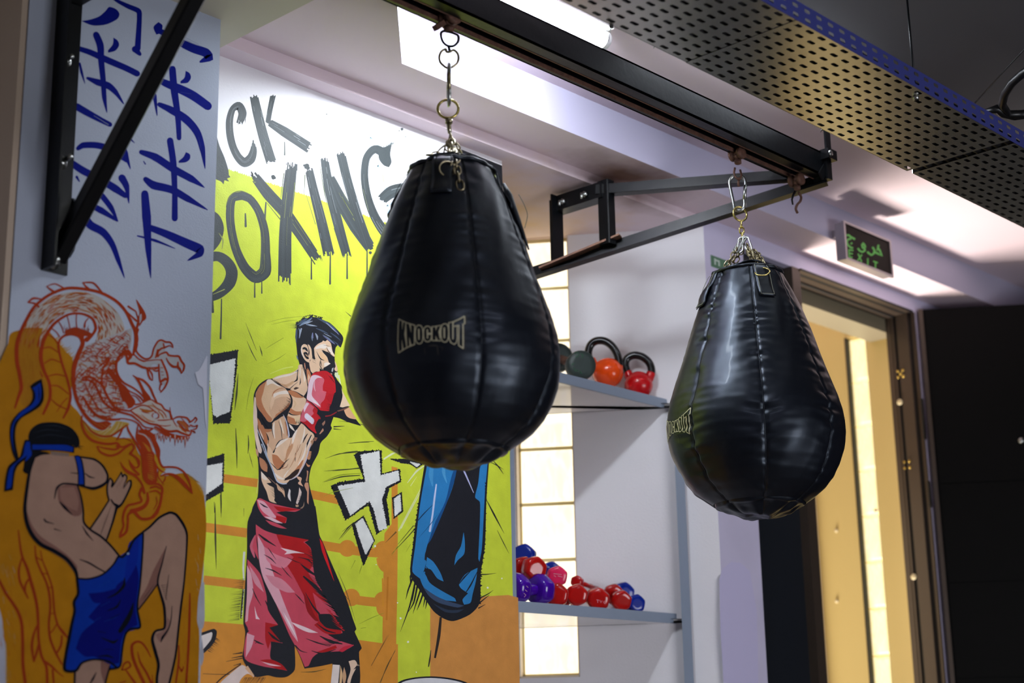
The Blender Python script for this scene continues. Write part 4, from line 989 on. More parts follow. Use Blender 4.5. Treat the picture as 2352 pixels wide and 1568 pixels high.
def fI(g):
    g.brush('D','675,565 705,700 755,900 798,1090',[48,56,64,70],CH,WB,.05,9); g.dots('D',[(660,545,16),(668,556,12),(645,540,7)],CH); drip(g,'808,1080 806,1275',9); g.stroke('D','650,600 645,715',[6,2],(96,104,80)); g.stroke('D','660,730 715,905',[3,5],(120,128,70))
def fN(g):
    g.brush('D','772,505 800,680 850,880 908,1095',[48,60,62,56],CH,WB,.05,9); g.brush('D','810,610 880,770 970,920 1055,1050',[40,80,88,66],CH,YEL,.03,9); g.brush('D','872,462 915,640 975,840 1045,1050',[56,56,56,66],CH,WB,.04,9)
    g.stroke('D','745,550 770,700 790,790',[3,6,2],(96,104,80)); drip(g,'912,1085 912,1242'); drip(g,'1036,1050 1036,1220'); g.dots('D',[(1056,1082,10)],CH); g.stroke('D','830,930 885,1110',[3,5,3],(90,98,60))
def fG(g):
    g.brush('D','1150,470 1085,440 1035,490 1020,600 1040,740 1090,870 1165,975 1260,1040',[60,52,46,46,50,56,66,66],CH,WB,.03,9); g.fill('D','1105,430 1150,425 1192,398 1180,470 1188,520 1172,552 1140,540 1110,500',CH); g.fuzz('D','1140,425 1200,405',24,8,(96,104,104),(.3,-1))
    g.brush('D','1125,755 1190,705 1300,690 1420,720',[62,78,84,84],CH,WB,.04,8); g.brush('D','1300,730 1290,830 1260,930',[84,70,60],CH,WB,.04,7); g.dots('D',[(1252,315,9),(1275,362,4),(1235,325,4),(785,222,4)],(90,98,98))
    g.stroke('D','1012,690 1045,820',[3,5,3],(110,118,90))
for nm, fn, lb_ in (('painted_letter_a',fA,'dark painted letter A mostly behind the pillar'),('painted_letter_c',fC,'dark painted letter C'),('painted_letter_k',fK,'dark painted letter K'),('painted_letter_b',fB,'dark painted letter B cut by pillar'),('painted_letter_o',fO,'dark painted letter O'),('painted_letter_x',fX,'dark painted letter X'),('painted_letter_i',fI,'dark painted letter I'),('painted_letter_n',fN,'dark painted letter N'),('painted_letter_g',fG,'dark painted letter G')): let(nm, fn, lb_)
# ---- white brush symbols
g = Paint(YM)
def fuzzy(cr, outer, inner, L_=14, n=70):
    g.fill(cr, outer, INK, False)
    P_ = [tuple(map(float,a.split(','))) for a in outer.split()]; P_.append(P_[0]); g.fuzz(cr, P_, L_, n, INK, None, .6, .6); g.fuzz(cr, P_[::-1], L_*.6, n, INK, None, .6, .6)
    g.fill(cr, inner, WHT, False); Q_ = [tuple(map(float,a.split(','))) for a in inner.split()]; Q_.append(Q_[0]); g.fuzz(cr, Q_, L_*.5, n, WHT, None, .5, .6); g.fuzz(cr, Q_[::-1], L_*.5, n, WHT, None, .5, .6)
fuzzy('E','60,425 268,392 258,540 238,700 212,912 96,912','60,498 250,452 235,650 208,830 118,866 96,850')
fuzzy('E','30,1180 170,1138 162,1402 30,1478','30,1228 156,1204 154,1346 30,1432')
g.fill('F','0,1200 100,1168 122,1185 112,1250 70,1310 0,1370',INK); g.fill('F','0,1222 84,1192 90,1205 78,1250 0,1345',(226,216,210)); g.fuzz('F','60,1330 120,1240',40,10,INK,(.9,.5),.3)
fuzzy('G','232,104 374,94 376,244 490,216 497,292 425,330 405,400 427,560 345,622 305,470 296,432 150,534 58,320 110,298 268,276 228,180 205,126','246,124 360,100 368,256 482,224 488,282 405,322 376,402 408,585 362,602 330,470 300,412 180,502 102,322 276,294',12,120)
fuzzy('G','190,562 262,512 330,664 262,822','212,560 255,526 300,610 324,668 276,752 236,640',10,50)
fuzzy('G','446,396 502,362 512,480 456,524','457,402 494,374 500,474 462,508',6,36)
fuzzy('G','440,150 500,150 560,150 640,180 600,205 560,180 500,172','560,168 620,182 600,198',6,30)
g.done('painted_symbols','paint',wb,'white brush symbols with black edges')
# ---- speed lines
g = Paint(YM); GR = (150,168,40); SK = (60,66,40)
for a, w, c in (('325,190 365,290 405,390',[1,5,2],SK),('335,320 370,400 405,466',[1,7,3],SK),('426,355 440,400 447,432',[1,9,2],SK),('272,556 262,700 248,820',[2,14,2],SK),('262,590 245,680 240,760',[1,7,1],GR),('345,1000 348,1070 343,1135',[3,10,2],SK),('255,950 262,1100 264,1240',[3,12,2],SK),
    ('350,1120 365,1180 380,1235',[1,5,1],SK),('385,580 350,700 330,830',[1,6,1],GR),('480,190 600,160 740,145',[1,4,2],GR),('510,205 620,180 700,172',[1,5,2],GR),('600,300 500,360 470,380',[4,5,1],GR),('480,490 560,450 620,410',[1,6,1],GR),('500,560 600,520 668,508',[3,8,6],(225,236,120)),
    ('1045,110 1085,145',[1,7],SK),('900,1170 1000,1135 1150,1125',[1,6,3],SK),('890,1260 1000,1250 1155,1240',[1,6,4],SK),('880,1340 1000,1290 1170,1275',[1,9,3],GR),('890,1440 960,1410 1100,1380',[1,4,2],GR),('1060,1060 1160,1050 1250,1045',[1,4,3],SK),('960,940 1040,935',[10,2],INK),('960,955 1020,962',[8,1],INK),('1000,900 1100,910 1250,945',[1,5,3],SK),
    ('100,1480 104,1560',[2,8],SK),('148,1430 150,1560',[12,6],SK),('425,1280 405,1420',[6,4],(225,232,130))): g.stroke('E',a,w,c,False)
for a, w, c in (('110,240 112,500 118,730',[2,14,1],SK),('152,150 155,250 153,350',[8,8,1],SK),('322,280 322,340',[4,1],SK),('1015,745 1080,900 1145,1112',[1,5,1],SK),('1020,800 1050,900 1108,965',[1,6,1],SK),('1170,1135 1260,1090 1360,1050',[1,6,1],GR),('1185,1165 1225,1160',[4,3],GR),
    ('240,1355 310,1345',[3,12],INK),('230,1385 310,1370',[3,10],INK),('190,1410 310,1385',[2,8],INK),('245,1440 300,1425',[2,8],INK),('740,1488 840,1485 930,1465',[1,7,1],SK),('1440,1330 1380,1440 1330,1568',[2,6,3],SK),('1395,1210 1330,1320 1265,1440',[1,5,2],(140,96,40)),('20,1500 160,1505 320,1500',[3,4,6],INK),('325,600 318,720 322,810',[16,14,10],(230,232,225)),
    ('1040,500 1100,430 1160,370',[1,5,1],SK),('1170,760 1200,680',[1,5],GR)): g.stroke('F',a,w,c,False)
g.fuzz('F','322,800 305,900 290,1000 285,1100',60,34,INK,(-1,.15),.25,.6); g.stroke('F','318,880 308,980 300,1090',[12,14,10],INK); g.fuzz('F','322,880 306,1080',6,14,(235,235,235),(-.5,.3),.3)
for a, w, c in (('60,130 150,108 225,100',[1,6,8],SK),('65,225 150,216 235,206',[1,5,7],SK),('10,295 120,262 240,252',[1,8,5],SK),('170,50 260,42 300,42',[1,4,2],SK),('105,660 160,590 200,550',[1,7,4],SK),('125,610 190,560',[1,5],SK),('440,750 580,600 700,445',[1,7,1],(70,80,40)),('400,680 470,610',[1,10],(120,90,40)),('480,690 580,570',[2,6],(80,90,40)),('530,740 560,690',[1,4],GR),
    ('485,605 560,460 645,300',[10,9,4],(228,238,160)),('500,590 590,420 640,330',[5,5,2],(235,240,190)),('540,300 600,225 650,190',[3,12,4],(232,240,190)),('560,320 600,260',[6,2],(225,235,150)),('390,150 440,118 470,105',[10,12,4],(232,240,190)),
    ('1038,400 1090,500 1155,622',[2,11,1],INK),('1110,600 1150,680 1185,748',[2,6,1],SK),('1085,160 1120,200 1150,245',[3,8,1],INK),('1070,170 1110,190 1150,215',[3,6,1],INK),
    ('752,1150 740,1270 715,1410',[14,20,12],(50,40,36)),('690,1360 682,1420 674,1466',[3,10,6],(50,48,36)),('180,850 210,790',[1,5],GR),('235,880 250,830',[1,6],GR),('440,760 480,700',[1,5],GR),('1005,880 1040,880 1105,872',[8,6,1],INK),('1000,1030 1050,1005 1085,980',[8,6,1],INK),('998,1060 1060,1010',[10,2],INK),('990,1095 1035,1070',[8,2],INK),
    ('310,1460 360,1370 415,1265',[2,5,1],(130,88,40)),('365,1568 410,1470 465,1355',[2,6,1],(110,80,40))): g.stroke('G',a,w,c,False)
for a in ('575,900 545,980 530,1040','590,930 555,1080 495,1245','605,945 580,1060 545,1120','625,975 600,1050 575,1130','640,1000 620,1060 600,1110','655,1020 640,1090','665,1040 655,1100','560,890 560,960','585,960 570,1060'): g.stroke('G',a,[12,9,1],INK,False)
g.dots('G',[(497,1158,7),(545,1308,7),(1140,905,5),(1050,965,6),(335,700,7),(343,818,4),(478,1060,5),(597,1500,4)],(244,246,226))
g.done('painted_speed_lines','paint',wb,'painted movement lines and flecks')
# ---- painted blue punching bag
g = Paint(YM); BB, BD = (44,128,190), (20,78,134)
g.fill('G','655,150 1060,140 1042,400 1032,700 1005,880 1000,1060 940,1132 832,1176 775,1162 705,1112 622,985 560,885 575,700 610,430',INK)
g.fill('G','672,150 860,140 835,300 780,450 730,560 668,690 650,780 660,800 640,870 618,905 572,862 590,700 622,430',BB)
g.fill('G','860,150 845,260 800,400 735,560 690,660 668,690 720,540 780,420 820,260',BD)
g.fill('G','665,770 705,800 750,870 770,925 730,905 690,850 655,840',BB); g.fill('G','615,890 650,860 680,930 760,985 840,1030 850,1052 760,1040 690,1010 640,955',BB)
g.fill('G','1005,190 1050,170 1035,330 1030,400 1022,560 1012,720 998,800 990,780 1000,560 1000,420 970,392 990,300',BB)
g.fill('G','897,610 905,680 900,750 860,790 838,822 848,760 880,700',BB)
g.fill('G','905,882 985,838 975,920 955,1000 940,1060 900,1072 890,1040 925,1000 880,968 868,945',BB); g.fill('G','640,960 720,1015 800,1050 900,1078 860,1090 740,1060 680,1020',(58,76,104)); g.fill('G','700,1062 800,1105 900,1100 860,1122 780,1118',(44,56,76))
g.stroke('G','724,310 712,400 700,500 683,605',[8,12,11,14],(196,208,240)); g.stroke('G','888,198 920,270 960,362',[12,9,3],(186,190,232)); g.stroke('G','700,440 640,500 590,560',[2,7,3],(22,50,80)); g.stroke('G','740,490 680,570 610,650',[1,5,1],(24,90,140))
for a in ('840,330 800,430 730,580','690,720 660,740 650,790','650,870 700,940 770,985','660,830 720,910 790,950','900,600 870,680 838,740','985,860 940,950 900,1010','940,860 900,900 870,940'): g.stroke('G',a,[3,10,2],INK,False)
g.stroke('G','700,150 690,250 700,320',[20,30,6],(70,150,205)); g.stroke('G','780,150 770,230 790,300',[16,22,4],(78,156,208))
g.fuzz('G','1036,300 1030,700 1005,880 1000,1060',10,36,INK,(1,.1),.4); g.fuzz('G','610,430 575,700 560,885',8,20,INK,(-1,.1),.4)
g.done('painted_punching_bag','paint',wb,'blue and black painted punching bag')
# ---- white arc at the bottom
g = Paint(YM); g.fill('G','440,1640 480,1566 560,1537 690,1526 830,1540 930,1572 990,1640',INK); g.fill('G','455,1640 495,1572 570,1546 690,1536 820,1549 910,1577 960,1640',(226,226,230))
g.done('painted_white_arc','paint',wb,'white painted shape at bottom of mural')
# ---- boxer
g = Paint(YM); S1_, S2_, S3_, S4_ = (236,200,166), (220,178,144), (192,124,84), (246,230,216)
g.fill('E','690,190 720,182 742,155 772,158 800,134 815,150 872,155 880,170 930,190 985,240 1030,300 1012,370 990,352 975,372 968,440 975,500 990,540 975,556 965,560 985,600 1020,650 1022,700 1050,760 1110,870 1160,935 1060,905 1005,880 960,870 940,930 948,950 912,1010 880,1040 865,1062 850,1130 800,1230 783,1330 795,1400 822,1500 840,1600 360,1600 378,1518 412,1445 420,1300 415,1180 400,1100 388,900 384,720 400,670 430,630 480,598 520,592 600,568 690,538 716,500 712,480 700,430 690,330 684,290 692,240',INK,True)
g.fuzz('E','686,225 690,190 720,178 745,150 800,134 850,148 880,155',10,26,INK,None,.5); g.fuzz('E','680,200 690,235',40,9,(80,90,60),(-1,-.1),.3)
HB1, HB2, HB3 = (66,82,104), (112,130,152), (150,160,178)
for a, w, c in (('950,440 945,560 945,680',[26,34,10],HB1),('990,420 1010,480 1000,600',[10,26,14],HB2),('1040,420 1020,480 1005,580',[22,34,8],HB3),('960,360 1060,300 1140,240',[10,50,20],HB1),('1000,380 1080,330 1160,290 1230,230',[10,40,40,10],HB2),('1080,340 1150,320 1240,290',[8,30,6],HB3),
   ('1120,350 1200,365 1320,385',[10,34,8],HB2),('1160,355 1240,370 1290,372',[6,18,4],(170,180,190)),('1240,500 1230,580 1235,650',[14,30,6],HB2),('1290,510 1320,570 1325,630',[14,38,8],HB3),('1240,510 1248,600',[12,6],(140,130,200)),('1320,240 1450,300 1600,400 1720,540',[10,40,40,10],HB1),('1480,320 1600,430 1700,520',[6,18,6],HB3),('1500,330 1620,440 1710,540',[3,8,2],(150,140,210)),
   ('1420,540 1520,600 1640,700',[6,24,6],HB2),('1430,560 1540,640 1640,710',[3,8,3],(150,140,210)),('1440,510 1520,550 1580,580',[4,14,4],HB3),('1560,500 1660,570 1740,640',[6,22,6],HB1),('1300,420 1420,470 1520,520',[8,30,8],HB1),('945,900 965,950 975,990',[6,26,6],HB2),('1600,640 1680,700 1730,760',[6,18,4],HB1)): g.stroke('M',a,w,c,False)
g.fill('M','1262,792 1290,745 1340,700 1410,665 1425,640 1470,655 1500,628 1560,680 1580,740 1600,840 1638,905 1632,935 1580,905 1520,850 1480,840 1410,818 1430,860 1500,940 1530,1030 1562,1058 1480,1110 1435,1135 1425,1182 1385,1150 1368,1130 1366,1205 1300,1200 1240,1232 1205,1190 1190,1120 1178,1045 1205,990 1228,950 1270,985 1290,975 1272,900',S1_)
g.fill('M','1300,760 1380,715 1470,700 1500,760 1450,790 1390,780 1330,790 1290,800',S4_); g.fill('M','1445,1050 1500,1035 1562,1058 1490,1100 1450,1115',S4_); g.fill('M','1490,755 1560,760 1600,850 1630,920 1570,870',S4_); g.fill('M','1350,840 1410,860 1490,940 1510,1010 1440,1000 1380,920',(240,196,152))
for a, w in (('1310,835 1350,920 1390,975 1450,1000',[2,14,20,4]),('1382,985 1385,1040 1402,1110',[4,20,3]),('1366,1010 1372,1090 1425,1182',[2,12,16]),('1405,815 1460,850 1500,905',[6,40,4]),('1470,850 1530,900 1600,960',[30,70,60]),('1490,760 1520,830 1560,870',[3,12,16]),('1430,720 1500,735 1560,750',[2,6,2]),('1460,880 1500,930',[4,10]),('1240,985 1300,1010',[4,3]),('1240,1020 1300,1050',[5,2]),('1220,960 1275,975',[6,3])): g.stroke('M',a,w,INK,False)
g.fill('M','1218,775 1262,770 1268,830 1275,960 1250,940 1228,935 1222,860',INK)
g.fill('M','1082,706 1135,722 1158,770 1166,840 1160,880 1175,940 1186,1000 1180,1040 1130,1018 1085,970 1048,890 1030,800 1042,740',S1_); g.fill('M','1150,708 1178,722 1215,790 1226,880 1232,950 1205,985 1180,1000 1170,930 1185,860 1170,780',S1_)
g.stroke('M','1050,730 1036,800 1050,880 1080,950',[4,16,18,6],S4_); g.fill('M','1056,775 1095,758 1140,785 1160,850 1130,830 1090,798 1062,806',INK); g.fill('M','1072,862 1110,845 1148,865 1160,920 1175,975 1140,975 1110,950 1085,905',INK); g.stroke('M','1110,885 1135,915 1160,935',[6,18,6],(216,170,130)); g.stroke('M','1095,900 1130,940',[3,5],(40,40,44))
g.fill('M','1636,1012 1656,1040 1680,1110 1692,1180 1680,1200 1650,1190 1632,1150 1652,1110 1645,1060',S1_); g.fill('M','1590,1140 1618,1128 1612,1170 1598,1210 1580,1195',(180,180,180)); g.fill('M','1562,1225 1592,1235 1588,1258 1572,1245',(214,170,140)); g.fill('M','1640,1215 1700,1215 1702,1330 1668,1310 1640,1280',(228,236,196)); g.fill('M','1690,1262 1722,1262 1755,1440 1720,1390',(232,240,190))
# neck and trapezius
g.fill('M','985,1085 1035,1070 1068,1090 1100,1180 1125,1300 1142,1440 1142,1568 1050,1568 1045,1430 1000,1440 930,1500 930,1560 840,1522 770,1500 640,1420 520,1352 515,1325 580,1290 700,1255 830,1230 920,1190 975,1140',S1_)
g.fill('M','530,1325 640,1280 780,1250 900,1220 970,1160 965,1200 840,1270 700,1300 580,1330',S4_); g.fill('M','620,1400 760,1480 850,1440 920,1380 880,1370 760,1430',(214,168,128)); g.fill('M','1128,1150 1200,1232 1215,1300 1175,1440 1160,1560 1140,1440 1135,1300',S3_); g.fill('M','1165,1240 1205,1270 1180,1400 1160,1500 1150,1360',S1_); g.stroke('M','1095,1050 1100,1100 1112,1160',[14,22,6],(210,150,120))
for a, w in (('975,1165 965,1260 955,1350 900,1385',[14,12,30,8]),('930,1205 970,1180',[4,14]),('1020,1335 1012,1390 1005,1435',[4,26,6]),('500,1335 620,1400 720,1490 830,1525',[4,14,20,40]),('1062,1080 1090,1180 1130,1330 1150,1500',[16,16,14,6]),('830,1520 900,1450 960,1400 1010,1350',[30,14,10,4]),('900,1500 960,1500',[8,26]),('1060,1090 1050,1160',[3,6])): g.stroke('M',a,w,INK,False)
g.fuzz('M','600,1390 700,1450 800,1500',46,26,S3_,(-.5,-.8),.3)
g.stroke('M','1010,1110 1015,1200 1005,1330',[8,20,6],S4_); g.stroke('M','1075,1200 1095,1330 1100,1500',[6,26,20],S4_)
g.fill('M','1142,1130 1190,1200 1215,1290 1200,1320 1175,1260',S3_)
# shoulder
g.fill('N','330,112 355,86 410,84 520,170 660,240 720,325 765,430 758,520 700,610 570,700 470,780 440,830 400,855 350,840 290,740 200,640 150,540 135,420 140,330 200,230',S2_)
g.fill('N','200,215 330,115 320,240 270,330 250,420 280,560 350,700 430,800 400,855 350,840 250,700 170,590 140,420 145,330',S3_); g.fill('N','330,118 350,90 410,88 480,140 600,235 540,260 450,330 430,400 400,520 380,640 420,760 350,700 270,560 240,440 270,330 300,200',(228,190,152)); g.fill('N','335,110 360,90 410,90 480,140 590,220 520,200 430,160 340,200',S4_)
g.fill('N','450,350 560,300 690,282 735,355 750,430 700,400 600,400 480,450 460,520 410,640 395,560 420,430',S1_); g.fill('N','455,345 600,298 700,290 735,350 640,350 540,365 460,420',S4_)
g.fill('N','690,560 740,500 750,540 700,610 560,710 470,790 500,720 600,650',S3_); g.stroke('N','650,238 540,262 460,320 430,400',[4,16,20,4],S3_)
g.fuzz('N','755,440 740,540 690,610 600,680',60,34,INK,(-.75,-.55),.35); g.fuzz('N','250,800 300,900 350,960 430,960',70,22,INK,(-.4,-1),.35)
# chest
g.fill('N','715,290 800,285 900,335 1000,400 1045,452 1020,560 980,640 945,720 945,840 900,905 820,900 730,870 705,780 730,680 790,570 800,450 765,360',S1_)
g.fill('N','710,290 800,282 900,335 1010,410 960,420 850,410 760,360',S3_); g.fill('N','760,600 860,660 960,660 940,720 850,730 740,680',S3_); g.fill('N','700,740 780,770 880,810 870,900 800,890 730,870',S3_); g.fill('N','820,760 930,770 930,850 900,900 860,860',(236,206,166))
g.stroke('N','800,440 850,520 820,600',[6,40,8],(228,190,150)); g.fuzz('N','860,860 940,880',60,10,INK,(.2,-1),.35); g.stroke('N','730,690 800,725 900,730',[30,18,3],INK,False); g.fill('N','730,880 790,930 850,1030 760,960',S4_)
# collarbone
g.fill('N','755,262 830,190 895,130 905,60 945,20 950,100 990,200 1040,60 1075,200 1040,330 1000,385 960,360 870,310 800,290',S1_); g.stroke('N','800,290 880,320 985,390',[4,10,26],INK,False); g.fill('N','820,250 860,225 920,240 860,268 830,268',(70,50,44)); g.stroke('N','940,60 940,140 925,190',[4,20,4],INK,False); g.stroke('N','1050,0 1060,120 1080,260 1020,420',[6,14,22,40],INK,False)
# lat and side
g.fill('N','112,400 135,420 140,520 158,640 160,760 172,860 168,960 180,1100 215,1240 248,1370 232,1422 195,1405 165,1340 130,1180 105,1000 92,850 92,700 100,520',(240,214,196))
g.fill('N','165,775 230,860 290,960 330,1080 355,1200 350,1300 300,1220 240,1110 190,1000 175,880',S3_); g.stroke('N','205,980 240,1080 280,1170',[4,22,6],(240,222,206)); g.stroke('N','165,980 230,1150 300,1310 340,1450 380,1568',[8,16,18,20,22],(196,206,226)); g.stroke('N','172,600 190,740 260,900',[8,34,40],INK,False)
# upper arm
g.fill('N','430,885 470,840 520,815 600,760 650,740 670,830 695,960 712,1080 730,1150 640,1160 560,1190 500,1270 480,1350 450,1420 400,1360 350,1290 350,1200 372,1150 345,1080 300,1010 280,985 420,980',S2_)
g.fill('N','270,975 420,985 420,1020 340,1040 300,1020',S3_); g.stroke('N','470,860 455,980 480,1150',[10,44,10],S4_); g.stroke('N','575,800 600,920 640,1060',[10,40,14],(244,226,206)); g.stroke('N','545,840 590,960 605,1090 615,1180',[4,14,12,2],INK,False); g.stroke('N','660,850 690,960 700,1100',[10,26,10],S3_); g.stroke('N','425,890 430,1000 460,1140',[22,14,3],INK,False)
g.stroke('N','630,720 680,820 715,960 735,1100 718,1140',[5,14,20,24,10],(206,206,226)); g.stroke('N','340,1090 370,1170 350,1270',[3,14,3],INK,False); g.stroke('N','350,1240 365,1340 430,1440',[8,24,10],(236,226,224)); g.stroke('N','290,760 340,860 380,950 430,960',[8,30,46,20],INK,False)
# forearm
g.fill('O','955,-378 1000,-350 1090,-255 1170,-195 1192,-140 1150,-60 1100,70 1045,300 970,450 890,560 770,622 690,700 580,690 510,640 430,460 345,210 350,25 400,60 440,150 475,140 485,90 540,0 640,-80 720,-120 780,-118 860,-240',S1_)
g.fill('O','430,180 520,200 600,290 660,330 720,180 740,100 700,260 640,400 570,462 520,440 470,380 440,300',S3_); g.fill('O','700,100 760,20 820,-60 800,60 720,220 660,330',(206,150,108)); g.fill('O','740,560 800,500 880,440 935,425 900,520 840,580 760,625 650,655 680,610',(50,34,32)); g.fill('O','760,540 860,440 960,300 1000,280 940,430 860,460',S3_)
for a, w in (('450,155 480,90 520,40',[22,14,3]),('640,390 590,420 560,450 520,455',[10,26,24,6]),('600,400 690,300 740,260',[22,14,2]),('610,435 690,410 720,350',[12,12,3]),('852,150 848,220 845,310',[4,20,6]),('1070,-190 1020,-110 985,-20',[10,26,4]),('1140,-170 1080,-40 1040,60 1010,190',[14,30,20,6]),('960,-40 900,100 870,160',[3,10,2]),('400,330 470,400 530,465',[6,14,10]),('640,640 700,600 760,560',[20,14,6]),('780,-90 740,40 720,60',[4,8,2])): g.stroke('O',a,w,INK if w[1] > 12 else (150,90,60),False)
for a, w in (('500,60 600,-40 720,-105',[20,60,10]),('880,-260 820,-130 800,0',[20,50,10]),('1020,-320 1000,-150 940,0',[8,34,6]),('1050,0 1000,200 900,380',[10,36,14]),('470,520 560,600 660,630',[20,50,10]),('760,420 660,560 640,600',[8,24,14]),('1140,-140 1100,-30 1060,120',[6,22,6])): g.stroke('O',a,w,S4_,False)
for a, w in (('820,-40 740,150 640,300',[4,26,6]),('900,0 860,180 800,330 720,470',[4,20,16,4]),('980,60 930,220 880,330',[3,16,3])): g.stroke('O',a,w,(206,154,118),False)
g.stroke('O','245,0 300,140 345,240 440,450 490,600 530,672 620,712 690,708',[20,22,24,22,20,20,20,16],(190,204,226)); g.stroke('O','255,10 350,250 450,470 510,620',[4,5,5,4],(60,70,96)); g.stroke('O','1145,-30 1100,80 1040,290 960,450 880,570 760,640',[12,16,22,20,24,12],(204,194,210))
# abdomen
for a, c in (('232,485 300,560 380,640 415,690 330,700 380,740 460,780 468,840 480,960 470,1010 515,1062 440,1045 378,1010 330,850 275,740 240,640',S1_),('235,490 300,560 350,640 300,640 245,600',S4_),('495,665 560,740 640,810 660,900 662,960 610,870 540,820 520,760',S2_),('738,800 762,830 758,900 770,1030 735,990 712,930',(232,224,222)),('920,775 962,870 940,960 918,1020 890,1080 862,1060 880,990 905,900',(226,206,196)),('872,575 950,595 965,620 950,680 992,760 960,745 905,715 900,690 930,660 885,610',(226,180,150)),
    ('1035,690 1080,690 1095,760 1092,900 1088,1085 1060,1040 1062,860 1050,830 1012,740',(206,150,120)),('1055,470 1085,485 1075,600 1062,680 1038,650 1058,560',(186,136,106)),('1100,120 1142,130 1132,210 1112,270 1085,275 1060,250 1082,200',(200,140,100)),('1040,325 1075,365 1118,378 1100,410 1062,395',(206,140,100)),('200,230 280,280 345,370 342,500 290,480 235,430 205,330',(190,130,94)),('130,60 180,130 185,230 150,180',(210,160,130)),
    ('850,1090 910,1090 905,1125 862,1130',(196,160,130)),('935,1150 985,1110 1010,1030 1008,1110 960,1170',(160,130,110)),('1125,-60 1190,-90 1170,-20 1120,60 1140,0',(176,130,100)),('1190,-130 1250,-120 1220,-60 1190,-60',(150,100,80)),('1280,-190 1345,-290 1360,-250 1330,-215 1295,-180',(196,140,110)),('1330,-370 1385,-430 1385,-380 1350,-330',(160,116,96))): g.fill('O',a,c)
g.fuzz('O','345,520 400,600 470,640',60,20,INK,(-.7,-.7),.3); g.fuzz('O','440,740 480,850 480,960',110,16,INK,(-.8,-.6),.22,.4); g.fuzz('O','330,250 345,400',60,12,INK,(-.7,-.7),.3); g.fuzz('O','290,120 260,60',60,8,(200,140,110),(.6,.9),.3); g.fuzz('O','1140,140 1120,270',26,9,INK,(-1,.3),.35); g.fuzz('O','960,880 915,1010',30,9,INK,(-1,.2),.3)
g.stroke('O','255,470 380,590 500,680 640,830',[4,14,16,10],INK,False); g.stroke('O','360,590 470,690 560,780 610,860',[3,6,6,2],(200,150,120),False)
# rear arm
g.fill('N','1672,222 1700,300 1760,420 1835,562 1760,575 1700,590 1650,578 1690,440 1700,350',(240,210,178)); g.fill('N','1728,640 1770,600 1815,590 1880,690 1955,805 1900,800 1820,780 1770,740',(232,180,138)); g.fill('N','1600,650 1720,610 1830,570 1815,590 1720,640 1620,665',(120,80,66))
# gloves
R1_, R2_, R3_, R4_ = (196,30,40), (216,104,120), (240,212,222), (206,60,76)
g.fill('N','1140,20 1180,-30 1250,-50 1340,-70 1420,-60 1500,0 1560,110 1578,310 1545,345 1535,390 1500,520 1470,580 1462,655 1380,662 1300,652 1240,600 1140,520 1055,462 1062,380 1075,280 1090,120',R1_)
g.fill('N','1140,25 1200,0 1290,20 1370,90 1345,200 1345,290 1410,310 1370,450 1310,520 1310,600 1200,560 1060,455 1070,330 1090,150',R2_); g.fill('N','1145,25 1230,10 1340,60 1250,60 1190,120 1160,250 1150,380 1250,500 1290,560 1180,510 1060,440 1068,330 1095,140',R3_); g.stroke('N','1200,110 1190,220 1210,300',[6,26,6],(236,180,192)); g.stroke('N','1150,440 1230,520 1300,570',[8,26,6],(246,228,232))
g.fill('N','1365,480 1440,540 1460,560 1465,655 1300,650 1330,600',R1_); g.fuzz('N','1480,530 1465,650',70,14,INK,(-1,-.35),.25); g.fuzz('N','1500,60 1560,150',110,10,INK,(-.85,-.8),.22); g.stroke('N','1380,330 1480,350 1560,360',[3,3,6],(150,20,30)); g.fill('N','1470,350 1545,345 1500,520 1440,480 1400,400',(184,24,36))
g.fill('N','1055,470 1120,490 1245,600 1252,650 1240,700 1305,775 1285,830 1240,860 1200,950 1232,1050 1215,1065 1150,1025 1060,940 938,840 960,700 1000,600',R1_); g.fill('N','1055,470 1110,520 1190,590 1160,650 1180,700 1120,760 1190,820 1180,890 1060,820 1020,850 938,838 962,700 1000,600',R2_); g.fill('N','1050,500 1100,520 1060,580 1010,680 1000,600',R3_)
g.fill('N','1025,712 1060,696 1105,730 1180,800 1188,830 1172,885 1150,893 1090,842 1018,770',(236,226,240)); g.stroke('N','1050,462 1120,490 1250,610 1300,650 1470,662',[8,14,20,12,6],INK,False); g.stroke('N','935,845 1020,900 1130,1010 1220,1072',[12,16,22,20],INK,False); g.fuzz('N','1250,610 1310,790',120,9,INK,(-.85,-.55),.18); g.fuzz('N','1130,930 1240,850',90,9,INK,(-.85,-.6),.15); g.stroke('N','1290,800 1250,860 1205,960',[30,30,12],INK,False)
g.stroke('N','1398,748 1480,735 1550,700 1595,672',[26,22,22,10],(150,36,44)); g.fuzz('N','1440,640 1470,660',10,3,INK)
# shorts
D1, D2, D3, D4 = (182,20,26), (208,76,96), (232,172,186), (244,214,220)
g.fill('F','428,196 500,232 620,258 735,282 850,262 860,330 880,475 905,530 950,640 1010,780 1080,950 1125,1090 1152,1170 1140,1190 1192,1310 1172,1340 1180,1560 1130,1650 980,1650 975,1425 880,1445 770,1462 735,1370 697,1290 698,1470 640,1522 560,1526 500,1512 400,1522 312,1388 322,1300 332,1190 318,1130 332,820 345,600 350,380 395,270',INK,True)
g.fill('F','415,218 440,205 520,240 640,270 742,288 700,305 620,300 560,310 640,350 632,388 560,372 480,350 430,280',D2); g.fill('F','540,262 640,275 740,290 640,300 580,300',D1); g.fill('F','420,215 470,230 520,290 560,340 600,350 520,345 450,290',D3); g.fill('F','560,330 640,350 625,390 560,365',D1); g.stroke('F','440,240 470,262 500,275',[3,12,3],INK,False); g.fill('F','480,365 560,390 640,430 590,425 520,400',D4 if 0 else D2); g.fill('F','470,340 520,345 610,390 560,385',(236,200,210))
